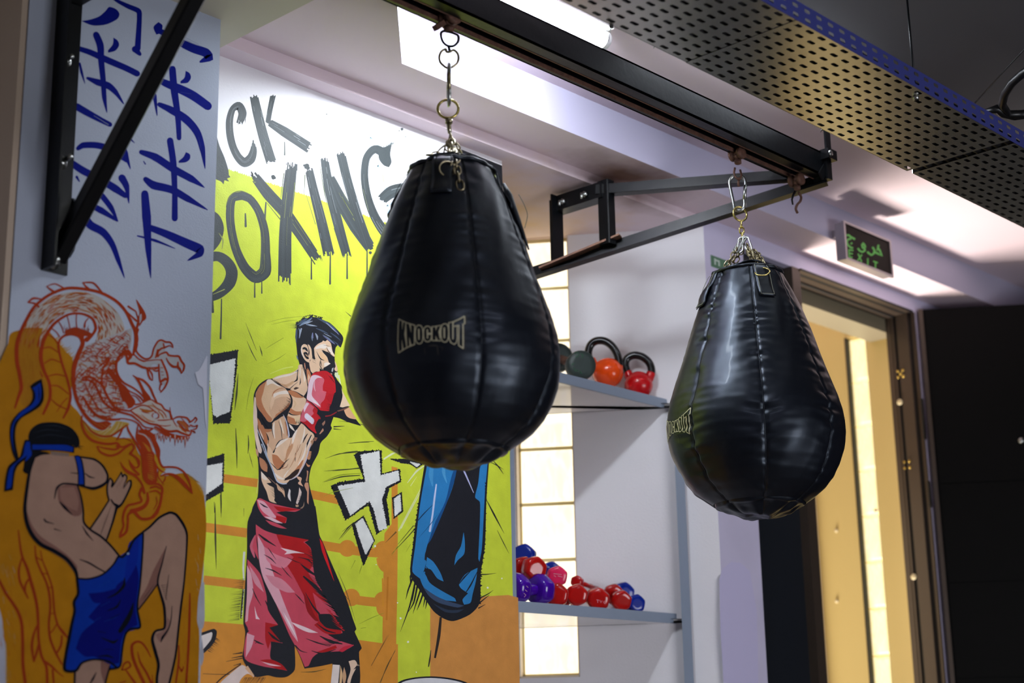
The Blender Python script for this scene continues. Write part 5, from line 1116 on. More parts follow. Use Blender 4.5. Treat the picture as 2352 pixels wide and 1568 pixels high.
g.fill('F','410,398 470,440 560,470 680,490 800,515 770,530 815,575 830,680 850,800 910,905 870,900 925,945 960,990 1035,1085 960,1060 870,1060 885,1120 930,1180 1045,1180 1050,1200 940,1210 1010,1250 1135,1290 1060,1330 880,1345 830,1380 800,1440 772,1450 720,1330 660,1220 600,1080 540,940 480,800 440,700 428,560 412,470',D2)
g.fill('F','560,468 680,490 800,512 760,528 812,575 832,690 800,760 910,905 850,900 925,945 960,990 900,960 830,900 880,1110 820,1080 780,960 700,800 640,700 690,640 600,560',D1)
g.fill('F','880,1110 930,1160 1045,1180 1040,1205 930,1205 840,1140',D1); g.fill('F','1135,1285 1050,1340 1020,1330 1060,1300',(206,40,64)); g.fill('F','860,1340 1000,1290 1010,1310 900,1350',D1); g.fill('F','880,500 905,540 990,820 975,790 900,600',(214,24,34))
g.fill('F','425,480 470,560 540,760 620,980 700,1180 722,1268 680,1210 600,1060 530,930 460,780 432,640',D3); g.fill('F','470,560 560,620 680,660 620,720 540,700 490,660',(224,130,148)); g.fill('F','590,570 690,592 770,612 700,610 620,620 640,600',D4); g.fill('F','670,1118 760,1150 870,1198 800,1195 720,1160',D4); g.fill('F','610,1040 660,1120 720,1250 690,1200 640,1110',(246,226,230)); g.fill('F','480,770 600,800 700,900 640,900 540,850',(222,140,156))
g.fill('F','760,900 790,940 840,1060 880,1115 850,1110 790,1040',(150,12,18)); g.stroke('F','775,900 830,1000 880,1060',[3,12,14],INK,False)
for a, w in (('430,470 480,510 560,560',[6,18,3]),('470,620 520,650 560,690',[2,9,2]),('480,720 540,740 600,775',[3,10,3]),('500,570 520,600 560,660',[2,7,1]),('600,710 640,760 680,800',[3,7,1]),('640,640 700,670 760,690',[2,6,1]),('740,690 800,740 910,810',[4,22,2]),('720,640 800,660 830,700',[2,10,2]),('700,910 730,940 770,985',[2,9,2]),('560,470 700,480 780,490',[2,8,2]),('620,440 700,470 760,470',[20,12,2]),('760,780 850,860 920,930',[10,30,4]),('820,1330 900,1350 1000,1320',[3,12,4]),('880,1220 960,1260 1050,1280',[3,24,6]),('780,1240 860,1270 960,1300',[2,10,2]),('700,1290 740,1330 790,1345',[10,8,2]),('860,1130 930,1180 1000,1200',[2,14,4]),('980,1000 1010,1060 1060,1090',[3,12,3])): g.stroke('F',a,w,INK,False)
g.fuzz('F','850,800 920,920 1040,1090',90,20,INK,(-.8,-.5),.3); g.fuzz('F','960,1040 1060,1180',70,9,(190,30,40),(-.8,-.5),.25); g.fuzz('F','1080,1240 960,1290',90,9,INK,(-.95,-.2),.3); g.fuzz('F','830,600 850,720',70,9,INK,(-.85,-.4),.3)
g.fill('F','348,655 380,690 440,760 470,850 490,930 500,1030 575,1140 510,1160 580,1250 610,1275 520,1260 522,1300 520,1390 600,1430 642,1478 560,1462 440,1440 330,1390 332,1250 352,1170 330,1120 345,900',D2); g.fill('F','345,700 375,760 390,900 360,1010 350,1110 332,1120 345,900',D3); g.fill('F','400,1000 420,1070 440,1100 410,1095',D4); g.fill('F','345,1200 400,1220 380,1300 335,1380',D3); g.fill('F','362,700 430,800 470,900 400,830',(226,150,166)); g.fill('F','480,1120 575,1140 510,1160 600,1270 520,1262 500,1320 480,1250',D1); g.fill('F','440,1400 520,1395 600,1430 640,1475 560,1462',D1); g.fill('F','450,1410 540,1430 600,1445 520,1440',(238,190,200))
for a, w in (('385,870 410,930 450,1000',[3,9,2]),('395,1250 430,1270 470,1285',[4,14,3]),('412,1268 415,1272',[18,18]),('480,960 520,1040 560,1090',[6,16,4]),('500,1190 540,1230 600,1270',[3,20,6]),('360,600 380,660 430,700 450,760',[20,26,14,4]),('355,1180 340,1200',[16,6])): g.stroke('F',a,w,INK,False)
g.stroke('F','405,480 380,560 400,640',[6,30,10],(206,100,120)); g.fill('F','410,470 420,560 430,660 400,600 385,560',D2)
# legs
g.fill('F','305,1436 345,1455 395,1512 395,1525 350,1500 300,1540 280,1600 120,1600 170,1545',(232,212,204)); g.stroke('F','300,1430 160,1530 90,1600',[6,9,9],INK,False); g.fuzz('F','330,1530 480,1530',60,18,(90,60,44),(-.5,.8),.3); g.fill('F','350,1440 400,1515 380,1515 330,1460',(226,180,140))
g.fill('F','978,1432 1030,1436 1025,1500 1015,1600 960,1600',(240,226,220)); g.fill('F','1035,1440 1050,1500 1040,1600 1025,1600',(232,190,140)); g.fill('F','1062,1450 1078,1520 1060,1600 1050,1520',(216,170,130)); g.fill('F','1095,1408 1140,1400 1158,1430 1130,1470 1150,1460 1120,1520 1100,1600 1085,1560 1110,1470',(238,206,180)); g.fuzz('F','1120,1400 1160,1440',24,7,(238,206,180),(.9,.2),.3)
g.done('painted_boxer','paint',wb,'painted boxer in red shorts and gloves')

# ================================================================== pillar mural
random.seed(5)
KB = (8,26,150)
def kb(g, a, w, cap=True): g.stroke('A',a,w,KB,cap)
g = Paint(YP)
g.fill('A','452,116 500,108 550,90 585,60 605,38 645,52 662,78 650,105 590,135 520,142 480,130',KB)
for a, w in (('615,-20 650,5 710,35 768,62 772,100 768,180 762,270',[12,18,26,30,28,30,34]),('748,272 775,300',[38,20]),('532,192 555,250 560,330 572,450 578,540 592,622',[36,40,34,30,26,4]),('440,270 500,290 600,335 700,378 760,408',[28,32,36,34,34]),('484,432 540,455 600,475 640,510 685,575',[14,36,38,28,5]),
    ('425,590 480,622 560,665 610,690',[40,38,30,26]),('442,350 452,400 470,462',[10,16,3]),('432,822 460,805 540,805 620,830 680,870 700,890',[24,34,36,36,34,20]),('670,775 695,850 722,935',[22,30,4]),('690,735 745,792',[22,3]),('742,640 752,715',[20,4]),('400,905 460,945 540,985 640,1045 695,1085',[38,42,40,42,26]),('675,985 700,1030 714,1125',[42,34,4]),
    ('525,1035 570,1090 615,1150 652,1225',[18,32,30,6]),('480,1125 560,1165 650,1222',[28,36,12]),('465,1190 500,1245 570,1285 620,1350 655,1440 690,1540',[38,46,42,34,26,3]),('425,1225 452,1292',[20,3]),('425,980 440,1005',[16,6])): kb(g, a, w)
g.fill('A','628,208 652,225 660,250 640,280 600,292 598,280 625,245',KB)
g.stroke('A','520,640 600,690',[2,5],(150,160,190)); g.done('painted_blue_script_inner','paint2',wp,'left column of blue painted brush characters')
g = Paint(YP)
g.fill('A','850,150 878,122 900,140 892,180 866,192',KB)
for a, w in (('872,165 930,195 1000,235 1070,268 1140,292 1162,318 1110,342',[30,34,42,48,50,46,12]),('955,382 965,500 985,640 992,765',[38,40,32,26]),('860,432 920,462 990,490 1070,530 1152,588',[26,40,48,50,46]),('832,475 855,530 870,640',[12,26,4]),('882,578 950,610 1030,660 1090,730 1120,820 1136,935',[24,40,44,40,32,3]),
    ('942,778 960,900 968,1060 968,1210',[36,36,30,34]),('782,842 860,870 960,935 1060,990 1132,1038',[26,42,42,38,4]),('806,992 850,1025 950,1050 1040,1100 1150,1162',[28,46,42,36,4]),('802,1072 812,1200 822,1380 835,1540',[40,50,34,3]),('835,1262 920,1295 1030,1345 1105,1380 1105,1405 1040,1442',[34,42,50,54,40,5]),('762,1306 860,1332 970,1376',[8,16,3]),('795,893 805,908',[5,8])): kb(g, a, w)
g.fill('A','1028,392 1050,405 1058,430 1040,458 1000,462 1000,450 1022,430',KB); g.fill('A','1030,842 1052,855 1052,880 1030,898 990,902 990,892 1015,870',KB)
for a in ('1000,205 1060,235','1010,200 1100,245','1040,228 1120,258','1100,760 1115,830','1000,510 1060,520'): g.stroke('A',a,[1,4,1],(90,110,180))
g.done('painted_blue_script_outer','paint2',wp,'right column of blue painted brush characters')
# ---- orange ground
OR2, DR, DO = (208,140,22), (186,66,28), (196,112,44)
g = Paint(YP)
g.fill('X','-80,2700 -40,940 18,790 24,766 48,757 78,752 102,752 128,778 152,808 166,822 168,860 162,925 180,946 200,975 235,995 275,1005 305,1008 318,1040 345,1068 372,1092 425,1086 450,1105 466,1128 473,1180 473,1230 466,1310 456,1390 458,1470 425,2700',OR2)
g.fill('K','-20,760 20,900 40,1100 60,1200 60,1600 -60,1600',(206,208,226)); g.fill('K','2080,560 2115,520 2118,900 2100,1000 2060,1010 2040,930 2052,700',(206,208,220)); g.fill('K','2090,1100 2110,1300 2085,1400 2070,1300',(206,208,220))
g.fuzz('X','128,778 166,822 168,870',12,26,(214,160,40),(.75,-.6),.4); g.fuzz('X','425,1086 450,1105 468,1140',12,30,(224,176,80),(.8,.3),.4); g.fuzz('K','60,1150 80,1568',46,26,(200,180,120),(-.6,.9),.25)
for x0, y0 in [(random.uniform(-5,150), random.uniform(180,1500)) for _ in range(46)]: g.stroke('K',f'{x0},{y0} {x0+random.uniform(8,30)},{y0+random.uniform(40,110)}',[2,random.uniform(4,16),2],random.choice([(196,176,130),(216,160,50),(190,190,190),(206,130,40)]))
for x0, y0 in [(random.uniform(2015,2100), random.uniform(20,1500)) for _ in range(40)]: g.stroke('K',f'{x0},{y0} {x0+random.uniform(4,16)},{y0+random.uniform(30,90)}',[2,random.uniform(4,10),2],random.choice([(216,190,120),(220,168,70),(200,196,190)]))
g.done('painted_orange_ground','paint2',wp,'orange painted background patch')
# ---- dragon
g = Paint(YP)
def ds(cr, a, w, c=DR): g.stroke(cr, a, w, c)
def lerp2(P_, t):
    P_ = np.array(P_,float); q = t*(len(P_)-1); i = min(int(q),len(P_)-2); return P_[i]+(P_[i+1]-P_[i])*(q-i)
Go = [(112,520),(122,440),(150,372),(190,310),(250,250),(330,205),(410,185),(500,182),(580,205),(650,250),(710,310),(745,390),(755,470),(740,560)]
Gi = [(238,560),(255,470),(290,395),(330,350),(370,320),(420,302),(480,300),(535,318),(575,355),(592,410),(575,480),(530,560),(490,600),(470,640)]
g.fill('B',Go+Gi[::-1],(214,208,200))
g.fill('B','112,520 122,440 150,400 260,400 240,470 238,560 240,640 280,760 240,900 130,860 122,760 108,640',(196,132,30))
for _ in range(330):
    u, v = random.random(), random.random(); a = lerp2(Go,u)*(1-v)+lerp2(Gi,u)*v; u2 = min(1,u+random.uniform(.03,.07)); v2 = min(.97,max(.03,v+random.uniform(-.06,.06))); c = lerp2(Go,u2)*(1-v2)+lerp2(Gi,u2)*v2; m_ = (a+c)/2+[random.uniform(-2,2)]*2
    ds('B',[tuple(a),tuple(m_),tuple(c)],[1,random.uniform(4,9),1],random.choice([DO,DO,(204,130,70),DR,(178,84,40)]))
for _ in range(60):
    u, v = random.random(), random.random(); a = lerp2([(115,520),(110,620),(128,740),(130,840)],u)*(1-v)+lerp2([(235,520),(250,640),(290,760),(250,900)],u)*v; ds('B',[tuple(a),tuple(a+[random.uniform(-4,4),random.uniform(30,60)])],[1,random.uniform(3,6),1],(178,96,26))
# lower neck with scales
Lo = [(505,510),(470,560),(452,640),(445,720),(452,800),(480,870),(540,930),(640,960)]; Hi = [(790,400),(790,480),(770,550),(712,600),(690,660),(705,720),(760,790),(790,850)]
g.fill('B',Lo+Hi[::-1],(206,204,206))
for _ in range(620):
    u, v = random.random()*.99, random.random(); a = lerp2(Lo,u)*(1-v)+lerp2(Hi,u)*v; u2 = min(.999,u+random.uniform(.03,.07)); dv = random.choice([-.12,.1,.14])*random.uniform(.6,1.2); v2 = min(.98,max(.02,v+dv))
    b_ = lerp2(Lo,u2)*(1-v2)+lerp2(Hi,u2)*v2; mid = (a+b_)/2+np.array([random.uniform(-2,2),random.uniform(-2,2)])
    ds('B',[tuple(a),tuple(mid),tuple(b_)],[1.5,random.uniform(4,8.5),1.5],random.choice([DR,DR,DR,(176,74,40),DO]))
for a, w in (('90,880 112,810 128,760 118,680 102,600 102,500 122,430 160,350 205,275 290,205 400,162 520,168 610,190 700,240 755,300 790,370 812,420 815,480 800,560',[10,18,22,22,24,24,22,20,18,18,18,18,18,18,18,20,22,20,14]),
    ('380,940 410,880 424,800 402,700 372,610 352,520 355,480 380,450 430,435 480,450 497,490 480,545 455,620 442,700 450,790 478,870 535,945 600,985 700,1000',[10,18,16,14,14,14,14,14,20,26,26,20,16,20,22,20,18,16,10]),
    ('260,915 300,820 296,730 262,650 245,570 262,475 325,375 415,318 495,315 555,345 575,400 555,440 520,470',[14,18,18,20,24,22,18,14,14,16,18,16,30]),
    ('280,150 330,135 385,162',[6,8,10]),('280,150 308,172 335,188',[6,14,12]),('497,128 560,130 615,190',[8,12,12]),('497,126 515,150 540,170',[6,12,14]),('168,246 200,222 245,226',[8,14,8]),('168,246 205,252 232,272',[8,12,14]),
    ('288,440 322,460 350,500',[6,7,8]),('310,402 340,425 356,452',[6,7,8]),('350,358 372,395 382,430',[6,7,6]),('404,330 415,370 420,405',[6,6,6]),('460,320 458,360 462,402',[6,6,8]),('530,342 512,365 508,392',[6,8,14]),('258,522 300,515 348,545',[6,8,6]),('268,612 310,588 362,606',[6,8,6]),('292,688 340,678 394,690',[6,8,6]),('306,745 350,748 412,795',[6,8,6]),('300,820 345,860 402,888',[4,8,6]),('340,905 375,850 405,820',[3,6,5]),
    ('400,425 450,412 505,430 545,440',[26,34,36,20]),('760,300 790,330 830,360 870,340 860,300 820,232',[8,10,14,16,14,4]),('770,270 800,290 815,300 830,350',[12,10,8,8]),('830,370 820,410 825,470 812,540',[16,12,14,10]),('240,660 255,690',[3,10])): ds('B',a,w)
g.fill('B','815,225 840,270 868,310 862,350 838,390 825,340 838,310',DR); g.fill('B','838,320 850,315 850,350 838,375',(200,202,212))
for _ in range(40): x = random.uniform(380,540); y = 425+random.uniform(-22,12); ds('B',f'{x},{y} {x+3},{y-random.uniform(10,26)}',[4,1],(176,76,46))
I_ = lambda a, w=25, c=DR: ds('I',a,w,c)
g.fill('I','690,290 760,310 850,350 960,340 1000,290 1010,200 1070,120 1150,130 1130,180 1160,250 1240,290 1310,310 1360,400 1340,440 1200,400 1150,340 1130,430 1180,560 1140,650 1100,600 1080,420 1000,400 960,450 880,430 780,380 700,380',(206,208,212))
for a, w in (('820,-20 800,80 812,160 800,235 850,300 910,335 960,325 990,290 1010,210 1060,125 1100,108 1150,130 1205,135 1235,170 1242,205',[30,24,22,22,24,24,22,20,20,22,22,24,22,20,6]),('1125,150 1140,195 1200,175 1240,200',[16,24,14,6]),('1058,312 1085,280 1160,255 1190,290 1250,300 1310,305 1340,360 1375,410 1365,470 1342,512',[14,18,24,26,24,28,28,26,24,4]),('1300,372 1300,430 1325,460 1342,512',[16,34,30,8]),
    ('1160,325 1190,380 1240,425 1300,430',[14,20,30,26]),('672,262 690,330 705,385 780,388 870,432 930,452 945,520 970,575 998,595',[30,30,34,30,30,28,24,24,6]),('955,465 990,520 998,590',[18,22,6]),('1070,400 1075,520 1085,600 1105,640',[18,20,20,20]),('1100,345 1135,420 1170,510 1178,590 1140,680 1092,735',[24,26,26,26,24,14]),('1105,600 1150,575 1172,590',[30,34,20]),('1092,640 1080,700 1105,728',[22,16,12]),
    ('770,275 830,335 890,362 920,358 1050,345 1105,350',[14,20,22,14,12,14]),('1060,230 1050,280 1030,320',[30,36,16]),('1060,240 1110,205 1140,205',[26,22,16]),('1090,440 1110,440 1120,445',[8,10,6]),('1095,490 1125,490',[8,8]),('1105,530 1130,528',[6,8]),('940,440 1000,450 1060,440',[16,40,26]),('1010,470 1040,480 1070,470',[14,22,14]),('700,250 730,300 700,350',[60,50,20])): I_(a, w)
I_('975,440 1010,480',5,(206,170,160)); I_('1000,440 1040,480',5,(206,170,160))
# horns, crest and jaw
g.fill('I','570,570 620,620 680,670 740,770 790,850 745,920 680,930 640,850 600,740',DR); g.fill('I','630,850 660,850 700,915 680,940 655,920',(202,200,206))
for a, w in (('665,240 600,300 565,370 560,470 590,555 650,620 760,680 840,740 890,800',[40,34,30,32,36,26,22,22,16]),('385,640 390,520 410,430 480,350',[24,26,24,16]),('470,470 540,560 600,640 680,740 760,850',[60,70,60,40,30]),('760,530 800,560 880,590 960,670 1005,770 1045,850',[10,24,28,28,26,20]),('640,650 720,720 800,760 850,800 890,850',[14,16,18,22,18]),('750,770 800,790 850,850',[12,14,16]),
    ('155,560 250,555 330,600 390,650 440,760 500,860 560,930 720,960',[24,30,30,30,32,32,28,20]),('150,590 230,590 300,640 350,740 400,840 460,900 560,960 740,1010 830,1080',[22,26,28,28,28,28,26,26,20]),('160,785 200,860 260,950 340,1020 450,1060 600,1060',[20,34,36,36,36,20]),('180,620 220,720 290,840 340,920 430,990',[10,14,18,18,14]),('30,560 50,700 90,830 150,960 230,1060 330,1130 400,1150',[30,34,36,36,40,40,30]),('60,640 38,520 50,400 100,260 150,150 160,60',[24,34,34,30,30,30])): I_(a, w)
g.fill('I','760,528 840,590 900,700 968,790 975,815 930,850 890,850 870,740 820,620',DR)
g.fill('I','720,955 800,900 900,850 980,825 1040,860 1100,900 1150,960 1215,1060 1290,1110 1400,1190 1450,1240 1380,1240 1280,1200 1150,1190 1020,1120 900,1110 800,1040',(222,214,206))
for a, w, c in (('840,930 920,960 1000,960',[10,40,12],DO),('900,900 1000,900 1080,960',[6,26,10],(214,160,120)),('860,1000 940,1070 1020,1090',[6,24,8],(206,140,100)),('1060,960 1110,1010 1130,1050',[6,20,8],DO),('1300,1080 1380,1120 1420,1190',[20,60,20],(200,110,60)),('1300,1130 1360,1180 1400,1220',[6,30,10],DO),('800,990 850,1020 900,1060',[3,14,4],(206,150,110))): I_(a, w, c)
for a, w in (('755,860 790,880 850,872 900,850 975,822 1040,860 1100,885 1140,940 1200,970 1222,1060',[20,22,18,14,16,22,22,22,24,20]),('725,955 790,920 870,890 940,905 1010,955 1060,1000 1070,1040',[16,18,18,16,18,18,12]),('730,955 800,1010 880,1070 960,1110 1010,1120 1060,1130 1130,1180 1200,1205 1290,1200 1350,1225 1440,1250 1465,1195',[18,24,24,26,24,26,26,30,30,26,24,14]),('870,960 900,975 960,990',[16,14,6]),('1060,1070 1140,1070 1215,1060',[14,16,10]),('1080,1130 1150,1140 1215,1130',[10,14,6]),
    ('1205,912 1212,980 1235,1050 1262,1110 1290,1150',[6,14,14,14,8]),('1245,1055 1290,1032 1350,1030 1410,1045 1445,1090',[14,20,20,24,22]),('1290,1090 1330,1130 1380,1185 1440,1200',[10,20,26,20]),('1340,1040 1380,1090 1440,1150',[6,14,14]),('1440,1095 1480,1070 1510,1035 1528,1060 1500,1100',[20,18,18,20,10]),('1450,1130 1500,1145 1535,1130 1520,1170 1480,1180',[20,16,18,16,12]),('1460,1190 1510,1222 1490,1195',[20,16,10]),('990,870 1040,920 1110,960 1150,1010 1160,1040',[8,12,14,14,8]),
    ('1020,985 1050,985 1068,1010 1060,1040 1030,1052',[8,16,20,16,8]),('1002,1040 990,1015 1005,985',[6,16,10]),('540,1060 640,1050 760,1075 830,1120 870,1180 940,1200 1000,1170',[14,16,18,20,24,26,20]),('750,1010 830,1080 900,1150 990,1165',[10,16,20,14]),('690,1120 705,1190 770,1300 830,1400 870,1500 880,1600',[16,26,28,28,28,30]),('825,1110 810,1200 820,1280 860,1340',[12,20,60,80]),('830,1190 900,1210 980,1270 1030,1360 1060,1440 1060,1568',[16,30,46,60,60,36]),('910,1180 960,1230 1010,1270',[20,50,60])): I_(a, w)
g.fill('I','830,1190 900,1215 960,1290 1000,1400 1010,1600 900,1600 870,1450 820,1320',DR); I_('820,1225 900,1250 960,1320 1000,1430 1015,1500',[8,16,16,14,8],(206,200,196))
for k in range(7): I_(f'{870+k*14},{1330+k*22} {920+k*12},{1370+k*22} {970+k*6},{1410+k*22}',[2,9,2],(206,140,40))
for a in ('1030,1160 1150,1230 1300,1275 1430,1280',): I_(a,[40,50,56,26])
for x, y, l in ((1035,1240,100),(1072,1230,80),(1098,1270,60),(1133,1260,90),(1165,1270,40),(1208,1260,80),(1266,1250,140),(1305,1290,60),(1345,1280,72),(1388,1280,130),(1420,1270,60)): g.fill('I',[(x-18,y-10),(x+18,y-10),(x+6,y+l*.6),(x-2,y+l),(x-8,y+l*.5)],DR); g.fill('I',[(x-9,y-6),(x+9,y-6),(x-1,y+l*.6)],(210,200,200))
g.dots('I',[(1030,1015,30)],(216,222,236))
for a in ('1040,1190 980,1140','1060,1200 1000,1150','1090,1215 1030,1160'): I_(a,[3,6,2],(214,190,180))
# beard and whiskers
g.fill('I','160,1060 220,1120 300,1180 420,1190 520,1130 560,1080 700,1100 720,1120 640,1180 520,1260 400,1290 300,1250 200,1170',(208,170,80)); g.fill('I','240,1040 330,1090 450,1080 510,1110 460,1170 380,1190 300,1150 220,1080',DR)
for a in ('330,1120 400,1160','350,1100 440,1150','430,1110 460,1130','270,1080 320,1120'): I_(a,[3,10,3],(214,160,60))
for a in ('560,1080 500,1160 400,1250','600,1080 560,1170 470,1260','640,1090 600,1180 520,1260','520,1090 440,1180 340,1230'): I_(a,[3,12,3],(226,206,170))
for a, w in (('150,1015 145,1110 190,1230 270,1310 380,1345 480,1355 570,1345 600,1385 550,1420 450,1410 330,1380',[16,26,30,30,30,28,26,26,22,22,8]),('330,1385 370,1450 480,1495 580,1470 680,1390 750,1355 775,1400 740,1470 800,1520 830,1600',[16,24,26,26,26,26,24,24,24,22]),('170,1080 260,1200 380,1260 500,1255 600,1190 690,1125',[14,24,26,24,22,16]),('560,1310 650,1285 720,1310 760,1340',[3,14,12,4]),('570,1380 640,1390 720,1350',[30,20,8]),('640,1160 600,1250 560,1310',[20,24,10])): I_(a, w)
J_ = lambda a, w=25, c=DR: ds('J',a,w,c)
g.fill('J','900,500 1010,510 1045,650 1050,800 1040,880 960,905 910,850 900,700',DR); g.fill('J','1020,520 1060,600 1100,680 1160,720 1100,780 1050,820 1060,700 1020,600',(212,160,40)); g.fill('J','1050,760 1110,800 1150,800 1120,860 1090,900 1060,850',(212,150,40)); g.fill('J','870,960 940,940 1010,1000 1070,1040 1070,1150 980,1260 880,1290 800,1240 720,1230 700,1160 860,1120',(206,140,30))
for k in range(11): J_(f'{925+k*3},{545+k*26} {965+k*3},{540+k*28} {1000+k*3},{560+k*28}',[2,8,2],(206,140,40))
for k in range(5): J_(f'{940+k*12},{760+k*10} {945+k*12},{830+k*6}',[4,14,6],(206,140,40))
for a, w in (('745,500 720,530 790,570 835,620 830,680 790,700 740,650 712,600',[20,22,24,24,22,20,16,4]),('712,600 740,680 790,740 840,780',[4,24,28,16]),('608,628 650,700 730,760 830,790',[6,26,30,10]),('608,628 680,740 790,800 860,880 900,980',[6,30,26,22,20]),('860,480 890,600 885,720 900,830 950,890 1060,895 1110,935 1110,1010 1095,1050',[30,34,34,30,26,26,28,28,16]),('760,330 810,430 870,560 880,700',[20,24,30,24]),
    ('1050,460 1065,560 1085,640 1120,690 1200,690 1290,700 1370,750 1430,850 1475,1005',[40,34,28,26,24,24,24,26,10]),('1090,800 1170,775 1240,785 1310,830 1390,910 1475,1008',[14,26,36,50,50,12]),('1065,740 1060,800 1090,850 1130,900',[14,18,16,10]),('1150,800 1140,850 1110,880',[14,16,10]),('1000,600 1040,680 1100,740 1150,760',[16,22,20,8]),('1370,780 1420,850 1440,900',[4,8,3]),
    ('860,950 840,1020 865,1100 790,1130 700,1155 655,1230 640,1320 648,1400 615,1480 605,1525',[26,26,24,26,28,28,26,24,28,24]),('605,1530 680,1470 700,1350 705,1260 770,1225 860,1310 980,1300 1060,1210 1095,1100 1110,1010',[26,30,26,26,40,34,34,34,30,26]),('935,1000 940,1090 900,1160 820,1200 740,1215',[20,36,44,50,40]),('970,940 1040,925 1090,950',[20,22,16]),('960,990 1040,975 1090,1010',[12,20,18]),('1040,1040 1050,1120 1010,1200',[6,14,8]),('900,1000 860,940',[30,20]),('1000,1290 1050,1230 1070,1160',[40,44,20])): J_(a, w)
# lower body of the dragon left of the fighter
K_ = lambda a, w=24, c=DR: ds('K',a,w,(172,62,24) if c == DR else c)
for _ in range(60): x, y = random.uniform(0,420), random.uniform(40,1500); K_(f'{x},{y} {x+random.uniform(5,20)},{y+random.uniform(30,80)}',[3,random.uniform(14,34),3],random.choice([(186,84,24),(196,110,30)])) if x < 60+y*.28 else None
for a, w in (('-10,500 60,640 130,740 190,840 225,960 235,1150 238,1380 262,1568',[26,32,32,34,34,34,34,36]),('190,-10 205,120 230,260 280,380 320,520 360,660 385,790 395,950 400,1120 430,1290 480,1400 490,1600',[14,20,26,32,36,34,32,30,28,28,30,30]),('225,280 195,400 205,510 245,600 290,690',[16,24,26,26,16]),('290,500 262,560 262,640',[20,24,16]),('390,960 345,1080 330,1200 350,1345',[18,26,30,18]),('400,1160 380,1250 350,1345',[16,26,20]),
    ('362,150 375,280 420,400 480,530 512,660 520,800 505,960 520,1110 570,1240 640,1375',[14,20,22,24,26,24,24,26,26,18]),('420,200 440,300 495,440 540,580 552,700 565,840 600,970 650,1040 702,1100',[10,14,18,20,22,22,22,34,16]),('370,262 435,300',12),('430,430 490,440',12),('505,582 548,580',12),('522,850 560,848',12),('510,1062 550,1020 590,955',[12,14,14]),('640,1080 630,1180 580,1270',[20,24,20]),('465,1345 540,1400 600,1460 660,1505',[26,24,16,6]),('545,1430 550,1500 560,1600',[22,24,20]),
    ('1560,1300 1520,1220 1470,1155 1420,1140 1368,1175 1370,1280 1410,1400 1490,1568',[10,20,22,24,30,34,34,36]),('1425,1240 1450,1350 1520,1470 1580,1600',[6,22,26,26]),('1500,1420 1450,1350',[3,12]),('1575,1480 1582,1568',[6,14]),('1262,1432 1285,1370 1330,1350 1350,1395 1290,1430 1262,1432',[16,20,20,20,16,14]),('1300,1430 1370,1530 1420,1600',[14,26,30]),('1965,640 1962,850 1955,1100 1945,1300 1925,1600',[12,26,26,24,26]),('1850,1180 1850,1340 1820,1568',[14,22,20]),('1845,1380 1880,1450 1900,1400',[10,24,10]),('1240,1568 1300,1550',[10,14])): K_(a, w)
for _ in range(26): x, y = random.uniform(1890,1960), random.uniform(690,1500); K_(f'{x},{y} {x-3},{y+random.uniform(30,90)}',[2,random.uniform(6,16),2],(192,92,30))
for _ in range(14): x, y = random.uniform(1400,1480), random.uniform(1240,1540); K_(f'{x},{y} {x+8},{y+random.uniform(20,50)}',[2,8,2],(192,92,30))
g.done('painted_dragon','paint2',wp,'red painted dragon')
# ---- fighter
g = Paint(YP); SK1, SK2, BL, BL2, OUT = (190,152,132), (152,108,96), (8,56,176), (6,16,128), (14,18,30)
def cs(a, w, c=OUT, cr='C', cap=True): g.stroke(cr, a, w, c, cap)
g.fill('C','575,590 640,490 690,400 742,455 715,560 678,660 640,640',SK1); cs('570,592 640,490 695,402',[12,12,10]); cs('742,450 715,550 676,662',[16,12,10])
g.fill('C','690,405 680,340 686,300 700,268 714,290 712,322 735,290 768,236 785,245 803,258 800,290 798,310 818,285 832,288 828,320 800,380 766,440 742,452 722,425',SK1)
for a, w in (('690,405 680,360 682,310 698,270',[10,10,10,6]),('698,268 714,290 708,325 735,290 768,235',[8,12,14,6,6]),('768,232 778,262 788,245 803,258 802,280 790,305 785,335',[8,12,8,10,8,8,4]),('790,325 815,288 830,285 830,315 802,380 770,436 740,458',[4,8,12,14,12,14,20]),('704,405 722,430 742,445',[8,10,22])): cs(a, w)
for a in ('780,270 755,320','795,290 775,335','740,330 760,290'): cs(a,[2,6,2],SK2)
for k in range(13): cs(f'{632+k*5},{650-k*14} {645+k*5.5},{600-k*14}',[1,4,1],(60,40,40))
g.fill('C','215,140 260,120 330,118 420,130 480,132 520,145 570,145 620,165 668,220 680,270 665,300 600,332 540,325 490,312 500,345 522,430 520,480 535,560 570,600 650,640 700,700 752,765 720,820 670,870 600,900 540,910 485,905 470,840 420,770 340,720 250,680 200,620 170,540 160,460 172,330 185,220',SK1)
g.fill('C','366,330 430,308 490,312 505,350 522,430 512,500 470,510 410,470 370,410',SK2); g.fill('C','172,480 200,560 260,640 350,700 430,760 490,830 480,880 420,800 330,740 240,690 180,600',SK2); g.fill('C','380,330 470,325 500,420 490,480 430,450 385,400',(172,128,112))
